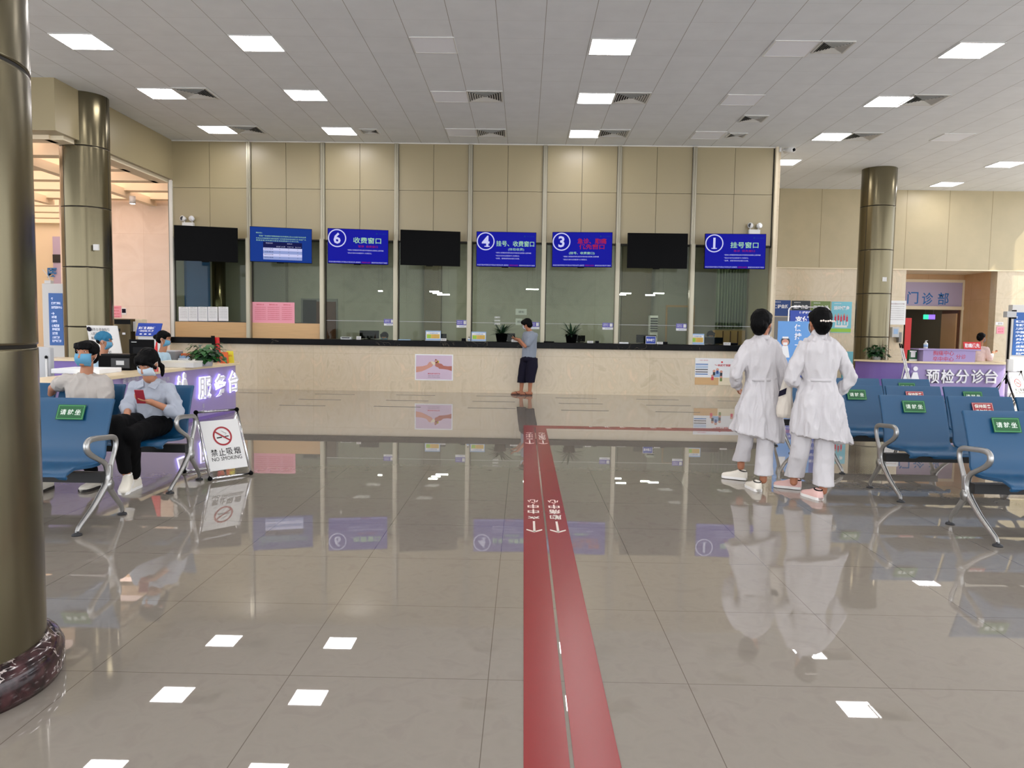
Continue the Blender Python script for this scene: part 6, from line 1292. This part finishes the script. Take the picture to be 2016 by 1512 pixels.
Hm = frame3(184, -4)
seated('young man with blue mask and white t-shirt sitting on the left bench', g(171, 697), Hm, 1.0, [g(137, 748), g(204, 749)], [g(103, 764, 0.10), g(214, 800, -0.08)], [g(98, 800, 0.30), g(178, 806, -0.30)],
       [((0, 0.3, -1), (0, 1, 0), 1, 0.5), ((-1, -0.2, 0.0), (0, 0, -1), -1, 0.6)],
       [Vector((g(148, 800).x, Y-0.02, 0.53)), Vector((g(192, 800).x, Y-0.02, 0.53))], [Vector((g(118, 800).x, 6.17, 0.54)), Vector((g(190, 800).x, 6.17, 0.54))], [Vector((-3.98, 6.32, 0.12)), Vector((-3.62, 6.42, 0.12))],
       [(Vector((-3.98, 6.40, 0.0)), (0.05, -1, 0), 0.27, 'shoe_white', 'sole_dark'), (Vector((-3.60, 6.50, 0.0)), (-0.1, -1, 0), 0.27, 'shoe_white', 'sole_dark')],
       dict(top=('tee_white', 0.62, 0.02), topname='white_t_shirt', leg=('trouser_black', 1.0), f=0.020, w=1.06), 'bowl', 'mask_blue', lids=0.4, seed=3)
# woman looking at her phone
Hw = frame3(192, 34, 4)
hipz = 0.53; wx = aY(300, 840, 6.65).x
kn = [aY(229, 848, 6.08), aY(258, 850, 6.10)]; kn[0].z = 0.60; kn[1].z = 0.50
an_ = [aY(248, 930, 6.10), Vector((-3.28, 6.42, 0.10))]
seated('young woman in pale blue shirt and black trousers looking at a red phone', aY(291, 714, 6.52), Hw, 1.0, [aY(266, 762, 6.62), aY(333, 764, 6.62)], [aY(252, 806, 6.50), aY(347, 812, 6.52)], [aY(250, 816, 6.28), aY(296, 791, 6.34)],
       [((-0.1, -1, -0.25), (0, 0, -1), 1, 0.35), ((-1.0, -0.15, 0.12), (0.1, 0.5, 0.9), 1, 0.75)],
       [Vector((wx-0.08, 6.62, hipz)), Vector((wx+0.09, 6.62, hipz))], kn, an_,
       [(an_[0]+Vector((-0.01, 0.07, -0.085)), (0.30, -1, -0.28), 0.25, 'shoe_white', 'sole'), (Vector((-3.28, 6.50, 0.0)), (0, -1, 0), 0.25, 'shoe_white', 'sole')],
       dict(top=('shirt_blue', 1.30, 0.05), topname='pale_blue_shirt', leg=('trouser_black', 1.02), f=0.022, w=0.98, collar=True), 'tail', 'mask_pale', lids=0.7, seed=8)
c = aY(276, 781, 6.30); b = MB(); v_ = Vector((0, -0.35, 0.9)).normalized(); b.obox(c, UX, v_, UX.cross(v_), 0.075, 0.125, 0.010, 'phone_red'); tag(b.build('smartphone', loc=c, bevel=0.003), 'red smartphone held by the seated woman', 'phone')
# ------------------------------------------------------------------ man at the counter
Y = 16.12; g = lambda x, y, dy=0.0: aY(x, y, Y+dy); root = thing('person', 'man in grey t-shirt, dark cropped trousers and sandals standing at the counter', 'person', (g(1040, 775).x, Y, 0))
hc = g(1037, 639); Hh = frame3(-68, 22); b = MB(); head(b, hc, Hh, 1.0); nb = g(1043, 652); b.limb([hc-UZ*0.03, nb, nb-UZ*0.06], [0.052, 0.052, 0.06])
shl, shr = g(1035, 659, 0.10), g(1053, 660, -0.10); ell_, elr = g(1031, 681, 0.12), g(1034, 682, -0.14); wl2, wr2 = g(1020, 670, 0.10), g(1022, 668, -0.12)
b.rings([(g(1041, 705), 0.12, 0.10), (g(1042, 690), 0.125, 0.10), (g(1044, 672), 0.125, 0.13), (g(1044, 660), 0.11, 0.13)], UX, UY)
for s_, e_, w_, pn in ((shl, ell_, wl2, -UY), (shr, elr, wr2, UY)): b.limb([s_, e_, w_], [0.044, 0.036, 0.025]); hand(b, w_, (-1, 0, 0.15), (0, 0, 1), 1 if pn.y > 0 else -1, 0.95, 0.6)
LG = [((1033, 712), (1029, 740), (1026, 769)), ((1048, 712), (1045, 740), (1043, 769))]
for i, (a, m_, c) in enumerate(LG): b.limb([g(*a, (0.06, -0.06)[i]), g(*m_, (0.06, -0.06)[i]), g(*c, (0.06, -0.06)[i])], [0.075, 0.055, 0.036]); an0 = g(*c, (0.06, -0.06)[i]); b.limb([Vector((an0.x+0.03, an0.y, 0.045)), Vector((an0.x-0.05, an0.y, 0.045)), Vector((an0.x-0.15, an0.y-0.01, 0.032)), Vector((an0.x-0.19, an0.y-0.01, 0.03))], [0.032, 0.034, 0.028, 0.018]); b.limb([an0, Vector((an0.x, an0.y, 0.05))], [0.036, 0.036])
b.fuse('body', 'skin_dark', root, voxel=0.008, smooth=2); face_parts(root, hc, Hh, 1.0, 0.5); mask(root, hc, Hh, 1.0, 'mask_pale'); hairdo(root, hc, Hh, 1.04, 'short', seed=6)
b = MB(); b.rings([(g(1041, 704), 0.150, 0.125), (g(1042, 690), 0.150, 0.125), (g(1043, 675), 0.150, 0.145), (g(1044, 663), 0.150, 0.16), (g(1044, 656), 0.12, 0.14), (g(1043, 652), 0.065, 0.065)], UX, UY, 28, None, 2.3)
for s_, e_ in ((shl, ell_), (shr, elr)): b.limb([s_, s_.lerp(e_, 0.45), s_.lerp(e_, 0.75)], [0.070, 0.066, 0.066])
b.fuse('grey_t_shirt', 'tee_grey', root, voxel=0.009, smooth=3, folds=0.012, fscale=9, seed=4)
b = MB()
for i, (a, m_, c) in enumerate(LG):
    dy = (0.06, -0.06)[i]; b.rings([(g(c[0]+1, 753, dy), 0.095, 0.10), (g(*m_, dy), 0.105, 0.105), (g(a[0], 722, dy), 0.12, 0.12), (g(a[0]+1, 705, dy), 0.10, 0.11)], UX, UY, 22)
b.ell(g(1041, 706), (0.155, 0.14, 0.09)); b.fuse('cropped_trousers', 'navy', root, voxel=0.009, smooth=3, folds=0.008, fscale=10, seed=9)
for i, (a, m_, c) in enumerate(LG):
    an0 = g(*c, (0.06, -0.06)[i]); b = MB(); pl = [(0.055, 0.0), (0.04, 0.035), (-0.08, 0.04), (-0.17, 0.045), (-0.215, 0.02), (-0.215, -0.025), (-0.16, -0.045), (-0.08, -0.036), (0.04, -0.035)]; b.poly([Vector((an0.x+x, an0.y+y, 0.0)) for x, y in pl][::-1], UZ, 0.018, 'sandal'); sd_ = b.build('sandal', root)
    b = MB(); b.tube([(an0.x-0.07, an0.y-0.045, 0.018), (an0.x-0.10, an0.y-0.03, 0.058), (an0.x-0.13, an0.y, 0.062), (an0.x-0.10, an0.y+0.03, 0.060), (an0.x-0.07, an0.y+0.045, 0.018)], 0.008, 'sandal', 8); b.build('strap', sd_)
k = (wl2+wr2)/2+Vector((-0.09, 0, 0.03)); b = MB(); b.obox(k, (1, 0, 0.3), UY, (-0.3, 0, 1), 0.13, 0.07, 0.009, 'black'); tag(b.build('smartphone', loc=k, bevel=0.002), 'dark phone held by the man at the counter', 'phone')
# ------------------------------------------------------------------ staff
def staff(label, hx, hy, Y, face, pitch, top, hairkind, maskmat, reach, s=1.0, hipz=0.5, standing=False, group=None, fwd=0.28, seed=1, dark_legs=None):
    hc = aY(hx, hy, Y); H = frame3(face, pitch); f = Vector((math.sin(R(face)), math.cos(R(face)), 0)); r = Vector((f.y, -f.x, 0)); sc = hc-f*0.03-UZ*0.265
    sh = [sc-r*0.165, sc+r*0.165]; hz = hipz; hp = Vector((hc.x-f.x*0.10, hc.y-f.y*0.10, hz)); hip = [hp-r*0.09, hp+r*0.09]
    el = [sh[i]+f*0.06-UZ*0.25+(r*0.04*(1 if i else -1)) for i in (0, 1)]; wr = [el[i]+f*0.22+UZ*reach-(r*0.05*(1 if i else -1)) for i in (0, 1)]
    if standing: kn = [hip[i]-UZ*(hz-0.48)+f*0.02 for i in (0, 1)]; an = [Vector((kn[i].x, kn[i].y, 0.09)) for i in (0, 1)]; feet = [(Vector((an[i].x-f.x*0.06, an[i].y-f.y*0.06, 0)), f, 0.25, 'shoe_white', 'sole') for i in (0, 1)]
    else: kn = [hip[i]+f*0.40 for i in (0, 1)]; an = [Vector((kn[i].x, kn[i].y, 0.09)) for i in (0, 1)]; feet = [(Vector((an[i].x-f.x*0.06, an[i].y-f.y*0.06, 0)), f, 0.25, 'shoe_white', 'sole') for i in (0, 1)]
    return seated(label, hc, H, s, sh, el, wr, [(f+UZ*0.1, UZ if reach > 0.1 else -UZ, 1, 0.6), (f+UZ*0.1, UZ if reach > 0.1 else -UZ, -1, 0.6)], hip, kn, an, feet, dict(top=(top, 1.6, 0.04 if not standing else 0.12), topname='tunic', leg=(dark_legs or 'coat_white', 0.74 if standing else 0.95)), hairkind, maskmat, 'skin', group, 0.4, seed=seed)
staff('nurse in blue surgical cap seated inside the left desk, facing right', 206, 671, 10.25, 78, 10, 'scrub_blue', 'cap', 'mask_blue', 0.02, seed=2)
staff('nurse with black hair bun seated at the far side of the left desk', 323, 667, 11.5, 86, 16, 'scrub_blue', 'bun', 'mask_blue', 0.0, seed=5)
staff('clerk in blue mask behind the glass beside the monitor below the circled six', 757, 664, 17.75, 186, 16, 'white', 'short', 'mask_blue', 0.0, hipz=0.62, seed=7)
staff('clerk half hidden behind the monitor under the circled one screen', 1399, 662, 17.75, 180, 10, 'white', 'short', 'mask_blue', 0.0, hipz=0.62, seed=9)
staff('woman in pale pink top and mask standing behind the triage desk', 1932, 665, 18.45, 62, 12, 'pink_shirt', 'bun', 'mask_pale', 0.17, hipz=0.86, standing=True, seed=12, dark_legs='trouser_black')
